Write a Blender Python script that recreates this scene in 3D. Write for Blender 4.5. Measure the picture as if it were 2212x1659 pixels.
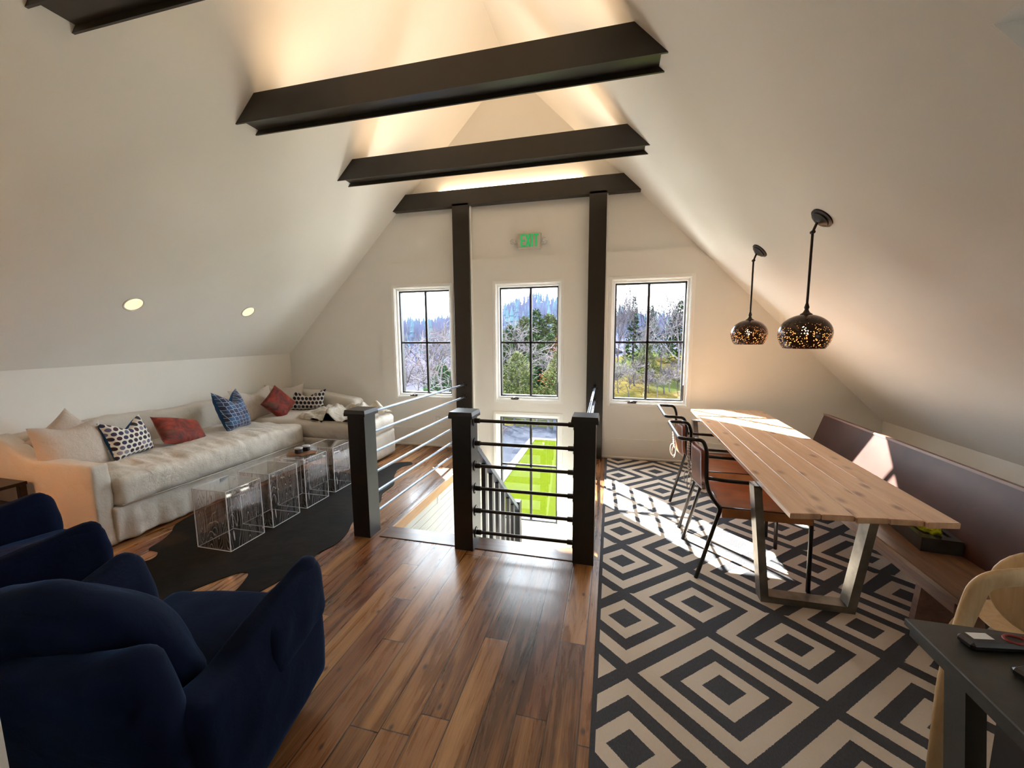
import bpy, bmesh, math, random
from mathutils import Vector, Matrix, noise, Euler
for o in list(bpy.data.objects): bpy.data.objects.remove(o)
C = bpy.context.scene.collection
sc = bpy.context.scene
PI = math.pi
V = Vector

# ------------------------------------------------------------------ camera
F = 861.2; yaw, pitch, roll = .2457, .1231, -.0067
cyw, syw, cp, sp = math.cos(yaw), math.sin(yaw), math.cos(pitch), math.sin(pitch)
fw = V((-syw*cp, cyw*cp, -sp)); rt = V((cyw, syw, 0)); up = rt.cross(fw)
r2 = math.cos(roll)*rt + math.sin(roll)*up; u2 = -math.sin(roll)*rt + math.cos(roll)*up
cam = bpy.data.cameras.new('camera'); co = bpy.data.objects.new('camera', cam); C.objects.link(co)
cam.sensor_width = 36; cam.lens = F/2212*36; cam.clip_start = .02; cam.clip_end = 2000
M3 = Matrix((r2, u2, -fw)).transposed()
co.matrix_world = Matrix.Translation((0, 0, 1.62)) @ M3.to_4x4()
sc.camera = co
# ------------------------------------------------------------------ view, sky, sun
sc.view_settings.view_transform = 'Standard'; sc.view_settings.look = 'None'
sc.view_settings.gamma = 1; sc.view_settings.use_curve_mapping = False
sc.view_settings.exposure = 1.78
SKY = 6.0; SUN = 26
w = bpy.data.worlds.new('sky'); sc.world = w; w.use_nodes = True
bg = w.node_tree.nodes['Background']; bg.inputs[0].default_value = (.84, .92, 1.0, 1); bg.inputs[1].default_value = SKY
sd = V((.88, -1, -.868)).normalized()
sl = bpy.data.lights.new('sun', 'SUN'); sl.energy = SUN; sl.angle = .009; sl.color = (1, .95, .86)
so = bpy.data.objects.new('sun', sl); C.objects.link(so); so.rotation_euler = sd.to_track_quat('-Z', 'Y').to_euler()
sc.cycles.max_bounces = 10; sc.cycles.diffuse_bounces = 8; sc.cycles.transparent_max_bounces = 24
sc.cycles.transmission_bounces = 8; sc.cycles.sample_clamp_indirect = 6; sc.cycles.caustics_reflective = False
sc.cycles.use_denoising = True; sc.cycles.denoiser = 'OPENIMAGEDENOISE'
sc.cycles.use_adaptive_sampling = True

# ------------------------------------------------------------------ node helper and materials
class N:
    def __init__(s, name):
        s.m = bpy.data.materials.new(name); s.m.use_nodes = True; s.t = s.m.node_tree
        s.b = s.t.nodes['Principled BSDF']; s.out = s.t.nodes['Material Output']
    def n(s, typ, ins=None, **kw):
        x = s.t.nodes.new('ShaderNode' + typ)
        for k, v in kw.items(): setattr(x, k, v)
        for k, v in (ins or {}).items(): s.set(x.inputs[k], v)
        return x
    def set(s, i, v):
        if isinstance(v, bpy.types.NodeSocket): s.t.links.new(v, i)
        elif isinstance(v, (tuple, list)) and len(v) == 3 and i.type == 'RGBA': i.default_value = (*v, 1)
        else: i.default_value = v
    def math(s, op, a, b=None, c=None):
        x = s.t.nodes.new('ShaderNodeMath'); x.operation = op
        for i, v in enumerate((a, b, c)):
            if v is not None: s.set(x.inputs[i], v)
        return x.outputs[0]
    def mix(s, f, a, b):
        x = s.t.nodes.new('ShaderNodeMix'); x.data_type = 'RGBA'
        s.set(x.inputs[0], f); s.set(x.inputs[6], a); s.set(x.inputs[7], b); return x.outputs[2]
    def pos(s, kind='Object'): return s.n('TexCoord').outputs[kind]
    def xyz(s, v): x = s.n('SeparateXYZ', {0: v}); return x.outputs
    def comb(s, a, b, c): return s.n('CombineXYZ', {0: a, 1: b, 2: c}).outputs[0]
    def noise(s, v, scale, detail=3, rough=.5, dist=0):
        return s.n('TexNoise', {'Vector': v, 'Scale': scale, 'Detail': detail, 'Roughness': rough, 'Distortion': dist}).outputs[0]
    def ramp(s, f, st, interp='LINEAR'):
        x = s.t.nodes.new('ShaderNodeValToRGB'); cr = x.color_ramp; cr.interpolation = interp
        while len(cr.elements) < len(st): cr.elements.new(1)
        for e, (p, c) in zip(cr.elements, st):
            e.position = p; e.color = (*c, 1) if isinstance(c, (tuple, list)) else (c, c, c, 1)
        s.set(x.inputs[0], f); return x.outputs[0]
    def bump(s, h, st=.3, d=.01): s.set(s.b.inputs['Normal'], s.n('Bump', {'Height': h, 'Strength': st, 'Distance': d}).outputs[0])
    def P(s, **k):
        for a, v in k.items(): s.set(s.b.inputs[a.replace('_', ' ')], v)
        return s
def simple(name, col, rough=.5, metal=0, var=.08, scale=8, bump=0, bscale=60, spec=.5, **k):
    n = N(name); p = n.pos()
    f = n.noise(p, scale, 4)
    d = tuple(max(0, c*(1-var)) for c in col); l = tuple(min(1, c*(1+var)) for c in col)
    n.P(Base_Color=n.ramp(f, [(.3, d), (.7, l)]), Roughness=rough, Metallic=metal, Specular_IOR_Level=spec, **k)
    if bump: n.bump(n.noise(p, bscale, 4), bump, .004)
    return n.m
M = {}
M['wall'] = simple('wall_paint', (.81, .80, .755), .85, var=.015, scale=2, bump=.05, bscale=180)
M['trimw'] = simple('white_trim_paint', (.86, .86, .83), .45, var=.01)
M['black'] = simple('black_paint', (.013, .0125, .014), .38, var=.2, scale=14)
M['beam'] = simple('dark_bronze_beam_paint', (.022, .018, .013), .33, var=.15, scale=5)
M['blackm'] = simple('black_iron', (.018, .014, .014), .32, .3, var=.3, scale=20)
M['sash'] = simple('black_window_sash', (.02, .018, .018), .4, var=.1)
M['steelr'] = simple('brushed_rail_steel', (.17, .20, .26), .32, .7, var=.15, scale=30)
M['rawsteel'] = simple('raw_steel', (.22, .21, .19), .34, .85, var=.4, scale=9, bump=.1, bscale=40)
M['plate'] = simple('white_plastic', (.7, .7, .68), .4, var=.02)
M['bronze'] = simple('oil_rubbed_bronze', (.03, .022, .017), .35, .6, var=.3, scale=20)
def linen(name, col, s=1.0):
    n = N(name); p = n.pos()
    wv = n.noise(n.n('Mapping', {'Vector': p, 'Scale': (400, 400, 90)}).outputs[0], 1, 2)
    f = n.noise(p, 5*s, 4); d = tuple(c*.88 for c in col)
    n.P(Base_Color=n.mix(n.math('MULTIPLY', f, .8), d, col), Roughness=.9, Sheen_Weight=.15)
    h = n.math('ADD', n.math('MULTIPLY', wv, .2), n.math('ADD', n.noise(p, 9*s, 3, .5, .8), n.math('MULTIPLY', n.noise(p, 24*s, 4, .6, 1.5), .5)))
    n.bump(h, .5, .016); return n.m
M['linen'] = linen('cream_linen', (.66, .62, .55))
M['linenp'] = linen('beige_pillow_linen', (.60, .53, .46), 2)
def velvet(name, col):
    n = N(name); p = n.pos()
    f = n.noise(p, 7, 4, .6, .5)
    n.P(Base_Color=n.mix(f, tuple(c*.6 for c in col), tuple(c*1.3 for c in col)), Roughness=.85, Sheen_Weight=.18, Sheen_Roughness=.35, Sheen_Tint=(.08, .25, .6), Specular_IOR_Level=.1)
    n.bump(n.noise(p, 12, 4, .6, .6), .3, .012); return n.m
M['velvet'] = velvet('navy_velvet', (.0014, .0052, .023))
M['velvetb'] = velvet('blue_velvet', (.02, .075, .19))
def wood(name, dark, light, axis=1, sc_=1.0, rough=.4, knots=.0, coat=0):
    n = N(name); p = n.pos()
    s = [14*sc_]*3; s[axis] = 1.1*sc_
    q = n.n('Mapping', {'Vector': p, 'Scale': tuple(s)}).outputs[0]
    g = n.noise(q, 1.6, 6, .62, .6); fine = n.noise(n.n('Mapping', {'Vector': q, 'Scale': (6, 6, 6)}).outputs[0], 1.5, 3)
    f = n.math('ADD', n.math('MULTIPLY', g, .8), n.math('MULTIPLY', fine, .2))
    col = n.ramp(f, [(.32, dark), (.68, light)])
    if knots:
        ks = [2.4]*3; ks[axis] = 1.5
        vo = n.n('TexVoronoi', {'Vector': n.n('Mapping', {'Vector': p, 'Scale': tuple(ks)}).outputs[0], 'Scale': 1.7, 'Randomness': 1.0}).outputs['Distance']
        col = n.mix(n.ramp(vo, [(.035, 1.0), (.085, .45), (.13, 0)]), col, knots)
    n.P(Base_Color=col, Roughness=rough, Coat_Weight=coat, Coat_Roughness=.15)
    n.bump(f, .12, .004); return n.m
M['walnut'] = wood('nosing_wood', (.07, .03, .016), (.15, .07, .035), 0, 1, .3, coat=.3)
M['pewseat'] = wood('aged_bench_seat_wood', (.10, .045, .02), (.24, .12, .05), 1, 1.4, .42)
M['pewapron'] = wood('aged_bench_apron_wood', (.12, .06, .045), (.22, .12, .085), 1, 1.2, .5)
M['pewback'] = simple('oxblood_bench_back', (.060, .026, .021), .45, spec=.22, var=.25, scale=4, bump=.1, bscale=18)
M['ashwood'] = wood('pale_ash_wood', (.50, .33, .16), (.68, .50, .29), 2, 1, .5)
M['leather'] = simple('tan_leather', (.38, .145, .052), .38, var=.3, scale=6, bump=.1, bscale=90)
M['cord'] = simple('cream_lacing_cord', (.7, .62, .5), .8)
M['redwood'] = simple('edge_grain', (.30, .12, .05), .5, var=.3, scale=25)
# floor planks: boards run along y
def floor_mat():
    n = N('hand_scraped_plank_floor'); x, y, z = n.xyz(n.pos())[:3]
    u = n.math('DIVIDE', n.math('ADD', x, 20.048), .133); bi = n.math('FLOOR', u); fx = n.math('FRACT', u)
    rnd = n.n('TexWhiteNoise', {'W': bi}, noise_dimensions='1D').outputs[0]
    v = n.math('DIVIDE', n.math('ADD', n.math('ADD', y, 20), n.math('MULTIPLY', rnd, 1.7)), 1.35)
    bj = n.math('FLOOR', v); fy = n.math('FRACT', v)
    w2 = n.n('TexWhiteNoise', {'Vector': n.comb(bi, bj, 3.3)}, noise_dimensions='3D')
    r1 = w2.outputs[0]; rc = n.xyz(w2.outputs[1])
    q = n.comb(n.math('ADD', n.math('MULTIPLY', x, 15), n.math('MULTIPLY', r1, 40)), n.math('ADD', n.math('MULTIPLY', y, 1.3), n.math('MULTIPLY', rc[1], 30)), 0)
    g = n.noise(q, 1.0, 6, .66, .7)
    fine = n.noise(n.comb(n.math('MULTIPLY', x, 170), n.math('ADD', n.math('MULTIPLY', y, 5), n.math('MULTIPLY', r1, 9)), 0), 1, 3, .7)
    cloud = n.noise(n.comb(n.math('ADD', n.math('MULTIPLY', x, 5), n.math('MULTIPLY', r1, 20)), n.math('MULTIPLY', y, .8), r1), 1, 3)
    f = n.math('ADD', n.math('ADD', n.math('MULTIPLY', g, .70), n.math('MULTIPLY', fine, .34)), n.math('MULTIPLY', cloud, .34))
    f = n.math('SUBTRACT', f, .10)
    f = n.math('ADD', f, n.math('MULTIPLY', n.math('SUBTRACT', rc[0], .5), .17))
    col = n.ramp(f, [(.38, (.038, .018, .010)), (.50, (.125, .050, .018)), (.60, (.25, .108, .034)), (.74, (.44, .23, .09))])
    red = n.mix(n.math('MULTIPLY', n.math('GREATER_THAN', rc[2], .72), .5), col, n.mix(.5, col, (.19, .05, .025)))
    kn = n.n('TexVoronoi', {'Vector': n.comb(n.math('MULTIPLY', x, 3.4), n.math('MULTIPLY', y, 1.9), 0), 'Scale': 1.15}, voronoi_dimensions='2D').outputs['Distance']
    red = n.mix(n.ramp(kn, [(.012, .9), (.05, 0.0)]), red, (.02, .008, .004))
    ex = n.math('MINIMUM', fx, n.math('SUBTRACT', 1, fx)); ey = n.math('MULTIPLY', n.math('MINIMUM', fy, n.math('SUBTRACT', 1, fy)), 10)
    e = n.math('MINIMUM', ex, ey); gap = n.ramp(e, [(.008, 1.0), (.028, 0.0)])
    n.P(Base_Color=n.mix(gap, red, (.02, .009, .005)), Roughness=n.math('ADD', .20, n.math('MULTIPLY', g, .16)), Specular_IOR_Level=.5, Coat_Weight=.2, Coat_Roughness=.12)
    h = n.math('SUBTRACT', n.math('MULTIPLY', g, .35), n.math('MULTIPLY', gap, .25)); n.bump(h, .2, .004)
    return n.m
M['floor'] = floor_mat()
# rug: nested diamonds on uneven rows
def rug_mat():
    n = N('nested_diamond_rug'); x, y, z = n.xyz(n.pos())[:3]
    L, S = .3735, .224; rows = [1.440-.3735*2-.224-.3735-.224]; seq = [S, L, S, L, L, L, L, S, L, S, S, L, S, L, L, S, L, L]
    for s_ in seq: rows.append(rows[-1]+s_)
    # row with index of y=1.440 must have x offset .106
    k0 = min(range(len(rows)), key=lambda i: abs(rows[i]-1.44))
    Y0, YR = rows[0], rows[-1]-rows[0]
    t = n.math('DIVIDE', n.math('SUBTRACT', y, Y0), YR)
    st = []
    for i in range(len(rows)-1):
        par = 0.0 if (i-k0) % 2 == 0 else 1.0
        st.append((max(0, (rows[i]-Y0)/YR), ((rows[i]-Y0)/YR, (rows[i+1]-Y0)/YR, par)))
    cr = n.n('SeparateColor', {0: n.ramp(t, st, 'CONSTANT')}).outputs
    dx = .849
    def cell(rowv, par):
        ph = n.math('MULTIPLY', par, .5)
        uu = n.math('ADD', n.math('DIVIDE', n.math('SUBTRACT', x, .106), dx), n.math('ADD', 20.5, ph))
        ax = n.math('MULTIPLY', n.math('ABSOLUTE', n.math('SUBTRACT', n.math('FRACT', uu), .5)), 2.0)
        ay = n.math('DIVIDE', n.math('MULTIPLY', n.math('ABSOLUTE', n.math('SUBTRACT', t, rowv)), YR), L)
        return n.math('ADD', ax, ay)
    n1 = cell(cr[0], cr[2]); n2 = cell(cr[1], n.math('SUBTRACT', 1, cr[2]))
    m = n.math('MINIMUM', n1, n2)
    m = n.math('ADD', m, n.math('MULTIPLY', n.math('SUBTRACT', n.noise(n.pos(), 230, 1), .5), .02))
    d1 = n.math('LESS_THAN', m, .218)
    szone = n.math('LESS_THAN', n.math('MULTIPLY', n.math('SUBTRACT', cr[1], cr[0]), YR), .3)
    jit = n.math('SUBTRACT', m, n.math('MINIMUM', n1, n2))
    def ringd(nn_, rowv):
        dyf = n.math('DIVIDE', n.math('MULTIPLY', n.math('ABSOLUTE', n.math('SUBTRACT', t, rowv)), YR), S)
        thr = n.math('ADD', .65, n.math('MULTIPLY', szone, n.math('MULTIPLY', dyf, .055))); q_ = n.math('ADD', nn_, jit)
        return n.math('MULTIPLY', n.math('GREATER_THAN', q_, .435), n.math('LESS_THAN', q_, thr))
    d2 = n.math('MAXIMUM', ringd(n1, cr[0]), ringd(n2, cr[1]))
    d3 = n.math('GREATER_THAN', m, .885)
    bd = n.math('LESS_THAN', x, -.028)
    dk = n.math('MINIMUM', 1, n.math('ADD', n.math('ADD', d1, d2), n.math('ADD', d3, bd)))
    fib = n.noise(n.comb(n.math('MULTIPLY', x, 260), n.math('MULTIPLY', y, 60), 0), 1, 2, .7)
    blot = n.noise(n.pos(), 3, 4, .6)
    cream = n.mix(blot, (.58, .49, .40), (.74, .65, .55)); char = n.mix(fib, (.028, .029, .034), (.095, .098, .108))
    n.P(Base_Color=n.mix(dk, n.mix(n.math('MULTIPLY', fib, .4), cream, (.45, .37, .28)), char), Roughness=.95, Specular_IOR_Level=.15)
    n.bump(fib, .4, .003); return n.m
M['rug'] = rug_mat()
def tabletop_mat():
    n = N('knotty_pine_boards'); p = n.pos(); x, y, z = n.xyz(p)[:3]
    r = n.n('ObjectInfo').outputs['Random']
    q = n.comb(n.math('ADD', n.math('MULTIPLY', x, 13), n.math('MULTIPLY', r, 50)), n.math('ADD', n.math('MULTIPLY', y, 1.0), n.math('MULTIPLY', r, 17)), 0)
    g = n.noise(q, 1.2, 5, .6, .9); fine = n.noise(n.comb(n.math('MULTIPLY', x, 130), n.math('MULTIPLY', y, 4), r), 1, 2)
    f = n.math('ADD', n.math('MULTIPLY', g, .8), n.math('MULTIPLY', fine, .2))
    col = n.ramp(f, [(.3, (.36, .19, .09)), (.5, (.52, .31, .18)), (.7, (.64, .43, .28))])
    kn = n.n('TexVoronoi', {'Vector': n.comb(n.math('ADD', n.math('MULTIPLY', x, 5.5), n.math('MULTIPLY', r, 9)), n.math('MULTIPLY', y, 2.6), r), 'Scale': 1.0}, voronoi_dimensions='2D').outputs['Distance']
    col = n.mix(n.ramp(kn, [(.04, .95), (.09, .5), (.15, 0.0)]), col, (.14, .05, .02))
    col = n.mix(n.math('MULTIPLY', r, .45), col, (.66, .45, .29))
    n.P(Base_Color=col, Roughness=.3, Coat_Weight=.3, Coat_Roughness=.2); n.bump(f, .1, .003); return n.m
M['pine'] = tabletop_mat()
def schlick(n, f0=.045):
    fc = n.n('LayerWeight', {0: .5}).outputs['Facing']
    return n.math('ADD', f0, n.math('MULTIPLY', 1-f0, n.math('POWER', fc, 5)))
def glass_mat(name, tint=(1, 1, 1), gl=.045):
    n = N(name); n.t.nodes.remove(n.b)
    tr = n.n('BsdfTransparent', {0: tint}); g = n.n('BsdfGlossy', {'Color': (1, 1, 1), 'Roughness': .02})
    mx = n.n('MixShader', {0: schlick(n, gl), 1: tr.outputs[0], 2: g.outputs[0]})
    n.set(n.out.inputs[0], mx.outputs[0]); return n.m
M['glass'] = glass_mat('window_glass', (.97, .98, .98))
def acrylic():
    n = N('engraved_clear_acrylic'); n.t.nodes.remove(n.b); p = n.pos(); x, y, z = n.xyz(p)[:3]
    tr = n.n('BsdfTransparent', {0: (.93, .935, .94)}); g = n.n('BsdfGlossy', {'Color': (1, 1, 1), 'Roughness': .03})
    mx = n.n('MixShader', {0: schlick(n), 1: tr.outputs[0], 2: g.outputs[0]})
    s = n.math('ADD', x, y)
    q = n.comb(n.math('MULTIPLY', s, 4.2), n.math('MULTIPLY', z, .62), 0)
    h = n.noise(q, 2.2, 1, .4, .35)
    fr = n.math('ABSOLUTE', n.math('SUBTRACT', n.math('FRACT', n.math('MULTIPLY', h, 21)), .5))
    line = n.ramp(fr, [(.44, 0.0), (.48, 1.0)])
    geo = n.n('NewGeometry').outputs['Normal']
    side = n.math('LESS_THAN', n.math('ABSOLUTE', n.xyz(geo)[2]), .5)
    df = n.n('BsdfDiffuse', {0: (.78, .72, .68)})
    m2 = n.n('MixShader', {0: n.math('MULTIPLY', n.math('MULTIPLY', line, side), .38), 1: mx.outputs[0], 2: df.outputs[0]})
    n.set(n.out.inputs[0], m2.outputs[0]); return n.m
M['acryl'] = acrylic()
M['acryltop'] = glass_mat('clear_acrylic_top', (.86, .87, .87), .09)
def edge_mat():
    n = N('polished_acrylic_edge'); n.P(Base_Color=(.88, .9, .92), Roughness=.25, Transmission_Weight=.35); return n.m
M['acryledge'] = edge_mat()
def emis(name, col, st, base=(.8, .8, .8)):
    n = N(name); n.P(Base_Color=base, Emission_Color=col, Emission_Strength=st); return n.m
M['led'] = emis('warm_led', (1, .67, .40), 5.0)
M['can'] = emis('recessed_diffuser', (1, .62, .26), .42)
M['bulb'] = emis('lamp_bulb', (1, .62, .28), 11)
M['exitg'] = emis('exit_green', (.02, .55, .15), .16, (.01, .22, .06))
def perforated():
    n = N('perforated_dark_shade'); p = n.pos()
    vo = n.n('TexVoronoi', {'Vector': p, 'Scale': 84.0, 'Randomness': .9}).outputs['Distance']
    z = n.xyz(p)[2]
    thr = n.ramp(n.math('MULTIPLY', n.math('ADD', z, 0), 5.2), [(0, .24), (.12, .30), (.5, .27), (.95, .08)])
    hole = n.math('LESS_THAN', vo, thr)
    bf = n.n('NewGeometry').outputs['Backfacing']
    n.P(Base_Color=n.mix(bf, (.035, .018, .014), (.75, .55, .35)), Roughness=n.math('ADD', .22, n.math('MULTIPLY', bf, .5)), Metallic=n.math('MULTIPLY', .4, n.math('SUBTRACT', 1, bf)))
    tr = n.n('BsdfTransparent'); mx = n.n('MixShader', {0: hole, 1: n.b.outputs[0], 2: tr.outputs[0]})
    n.set(n.out.inputs[0], mx.outputs[0]); return n.m
M['perf'] = perforated()
M['shadein'] = simple('pale_shade_lining', (.8, .62, .42), .6, var=.03)
def beadboard():
    n = N('beadboard_paint'); x, y, z = n.xyz(n.pos())[:3]
    f = n.math('FRACT', n.math('MULTIPLY', n.math('ADD', n.math('ADD', x, z), 20), 11.2))
    e = n.ramp(n.math('ABSOLUTE', n.math('SUBTRACT', f, .5)), [(.42, 0.0), (.48, 1.0)])
    n.P(Base_Color=n.mix(n.math('MULTIPLY', e, .45), (.62, .64, .60), (.36, .38, .35)), Roughness=.5)
    n.bump(n.math('MULTIPLY', e, -1), .6, .01); return n.m
M['bead'] = beadboard()

# ------------------------------------------------------------------ mesh helpers
def add_box(bm, x0, x1, y0, y1, z0, z1, bev=0, seg=1):
    vs = [bm.verts.new((x, y, z)) for x in (x0, x1) for y in (y0, y1) for z in (z0, z1)]
    fs = [bm.faces.new([vs[i] for i in q]) for q in ((0, 1, 3, 2), (4, 6, 7, 5), (0, 4, 5, 1), (2, 3, 7, 6), (0, 2, 6, 4), (1, 5, 7, 3))]
    if bev:
        es = list({e for f in fs for e in f.edges})
        bmesh.ops.bevel(bm, geom=es, offset=bev, segments=seg, affect='EDGES', profile=.5)
def add_prism(bm, pts, off):
    off = V(off); a = [bm.verts.new(p) for p in pts]; b = [bm.verts.new(V(p)+off) for p in pts]; k = len(pts)
    bm.faces.new(a); bm.faces.new(b[::-1])
    for i in range(k): bm.faces.new([a[i], b[i], b[(i+1) % k], a[(i+1) % k]])
def frame_at(d):
    d = d.normalized(); a = V((0, 0, 1)) if abs(d.z) < .9 else V((1, 0, 0)); s = d.cross(a).normalized(); return s, s.cross(d).normalized()
def add_tube(bm, pts, r, seg=10, closed=False, caps=True):
    pts = [V(p) for p in pts]; rs = r if isinstance(r, (list, tuple)) else [r]*len(pts); rings = []; K = len(pts); prev = None
    for i, p in enumerate(pts):
        a = pts[i-1] if (i or closed) else pts[i]; b = pts[(i+1) % K] if (i < K-1 or closed) else pts[i]
        d = (b-a).normalized()
        if prev is None: s, t = frame_at(d)
        else:
            s = (prev - d*prev.dot(d)); s = s.normalized() if s.length > 1e-5 else frame_at(d)[0]; t = s.cross(d)
        prev = s
        rings.append([bm.verts.new(p + (s*math.cos(2*PI*j/seg) + t*math.sin(2*PI*j/seg))*rs[i]) for j in range(seg)])
    for i in range(K if closed else K-1):
        A, B = rings[i], rings[(i+1) % K]
        for j in range(seg): bm.faces.new([A[j], A[(j+1) % seg], B[(j+1) % seg], B[j]])
    if caps and not closed:
        bm.faces.new(rings[0][::-1]); bm.faces.new(rings[-1])
def fillet(pts, r=.04, k=5):
    pts = [V(p) for p in pts]; out = [pts[0]]
    for a, b, c in zip(pts, pts[1:], pts[2:]):
        u = (a-b); v = (c-b); q = min(r, u.length*.45, v.length*.45); p0 = b+u.normalized()*q; p1 = b+v.normalized()*q
        for i in range(k+1):
            t = i/k; out.append(p0*(1-t)**2 + b*2*t*(1-t) + p1*t*t)
    out.append(pts[-1]); return out
def add_lathe(bm, prof, seg=28, c=(0, 0, 0), cap=False):
    rings = [[bm.verts.new((c[0]+r*math.cos(2*PI*j/seg), c[1]+r*math.sin(2*PI*j/seg), c[2]+z)) for j in range(seg)] for r, z in prof]
    for A, B in zip(rings, rings[1:]):
        for j in range(seg): bm.faces.new([A[j], A[(j+1) % seg], B[(j+1) % seg], B[j]])
    if cap: bm.faces.new(rings[0][::-1]); bm.faces.new(rings[-1])
def obj(name, bm, m, parent=None, smooth=False, auto=None, loc=None, rot=None):
    bmesh.ops.recalc_face_normals(bm, faces=bm.faces)
    me = bpy.data.meshes.new(name); bm.to_mesh(me); bm.free()
    if m: me.materials.append(M[m] if isinstance(m, str) else m)
    o = bpy.data.objects.new(name, me); C.objects.link(o)
    if smooth:
        for p in me.polygons: p.use_smooth = True
        if auto:
            for e in me.edges: pass
            me.set_sharp_from_angle(angle=math.radians(auto))
    if parent: o.parent = parent
    if loc: o.location = loc
    if rot: o.rotation_euler = rot
    return o
def tag(o, label, cat, group=None, kind=None):
    o['label'] = label; o['category'] = cat
    if group: o['group'] = group
    if kind: o['kind'] = kind
    return o
def struct(name, bm, m, label, cat, **k):
    o = obj(name, bm, m, **k); tag(o, label, cat, kind='structure'); return o
def thing(name, label, cat, loc=(0, 0, 0), rot=(0, 0, 0), group=None, kind=None):
    o = bpy.data.objects.new(name, None); C.objects.link(o); o.location = loc; o.rotation_euler = rot; o.empty_display_size = .1
    tag(o, label, cat, group, kind); return o
def copy_tree(o, parent=None):
    c = o.copy(); C.objects.link(c); c.parent = parent
    for ch in [q for q in list(bpy.data.objects) if q.parent == o]: copy_tree(ch, c)
    return c
def B(): return bmesh.new()
def box(name, d, m, parent=None, bev=0, **k):
    b = B(); add_box(b, *d, bev); return obj(name, b, m, parent, **k)
def soft_box(x0, x1, y0, y1, z0, z1, r=.06, n=(12, 12, 6), bulge=(0, 0, 0), wr=0, ws=6, seed=0, fn=None):
    """rounded, puffed box grid; wr = wrinkle depth; fn may move each vertex"""
    b = B(); c = V(((x0+x1)/2, (y0+y1)/2, (z0+z1)/2)); h = V((abs(x1-x0)/2, abs(y1-y0)/2, abs(z1-z0)/2)); cache = {}
    nn = n
    def vert(p):
        k = tuple(round(a, 5) for a in p)
        if k in cache: return cache[k]
        u = V(p); q = V((u.x*h.x, u.y*h.y, u.z*h.z)); inn = V([max(-h[i]+r, min(h[i]-r, q[i])) for i in range(3)])
        d = q-inn; nrm = d.normalized() if d.length > 1e-6 else V((0, 0, 0)); s = inn + nrm*r
        for i in range(3):
            if abs(u[i]) > .999:
                j, k2 = [a for a in range(3) if a != i]
                s[i] += math.copysign(bulge[i]*(1-u[j]**2)*(1-u[k2]**2), u[i])
        if wr:
            w_ = noise.noise(V((s.x*ws+seed, s.y*ws, s.z*ws*1.3))) + .5*noise.noise(V((s.x*ws*2.3, s.y*ws*2.3+seed, s.z*ws*2)))
            s += nrm*w_*wr
        s = s+c
        if fn: s = fn(s)
        v = b.verts.new(s); cache[k] = v; return v
    for ax in range(3):
        j, k = [a for a in range(3) if a != ax]
        for sg in (-1, 1):
            for a in range(nn[j]):
                for e in range(nn[k]):
                    q = []
                    for (da, de) in ((0, 0), (1, 0), (1, 1), (0, 1)):
                        p = [0, 0, 0]; p[ax] = sg; p[j] = -1+2*(a+da)/nn[j]; p[k] = -1+2*(e+de)/nn[k]; q.append(vert(p))
                    b.faces.new(q)
    return b

# ------------------------------------------------------------------ room shell
WY = 5.27; ZR = 4.94; XR = -1.343; KL = -4.936; KR = 2.97
def roofz(x): return (6.283 + x) if x < XR else (3.60 - x)
YB = -3.2
OX0, OX1, OY0 = -1.80, -.235, 2.86            # stair opening
b = B()
add_box(b, KL-.1, KR+.1, YB, OY0, -.02, 0); add_box(b, KL-.1, OX0, OY0, WY+.05, -.02, 0); add_box(b, OX1, KR+.1, OY0, WY+.05, -.02, 0)
struct('floor', b, 'floor', 'glossy hand scraped brown plank floor of the loft', 'floor')
b = B()
add_box(b, KL-.1, KR+.1, YB, OY0, -.30, -.021); add_box(b, KL-.1, OX0-.015, OY0, WY+.05, -.30, -.021); add_box(b, OX1+.015, KR+.1, OY0, WY+.05, -.30, -.021)
struct('trim_1', b, 'trimw', 'white boxed edge below the floor around the stair opening', 'floor edge')
b = B()
add_box(b, OX0-.0, OX1+.0, OY0-.155, OY0+.02, -.03, .006, .004); add_box(b, OX0-.02, OX0+.012, OY0, WY, -.05, .004, .003)
add_box(b, OX1-.012, OX1+.055, OY0, WY, -.03, .006, .003)
struct('trim_2', b, 'walnut', 'dark wood nosing board framing the stair opening', 'nosing')
b = B(); add_box(b, OX0+.012, OX0+.03, OY0+.02, WY, -.09, .0); struct('trim_3', b, wood('light_edge_wood', (.5, .27, .12), (.62, .38, .2)), 'pale wood strip under the left nosing of the stair opening', 'trim')
# knee walls
b = B(); add_box(b, KL-.15, KL, YB, WY+.1, -.3, roofz(KL)+.05); struct('wall_left', b, 'wall', 'low cream knee wall behind the long sofa', 'wall')
b = B(); add_box(b, KR, KR+.15, YB, WY+.1, -.3, roofz(KR)+.05); struct('wall_right', b, 'wall', 'low cream knee wall behind the dark bench', 'wall')
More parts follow.
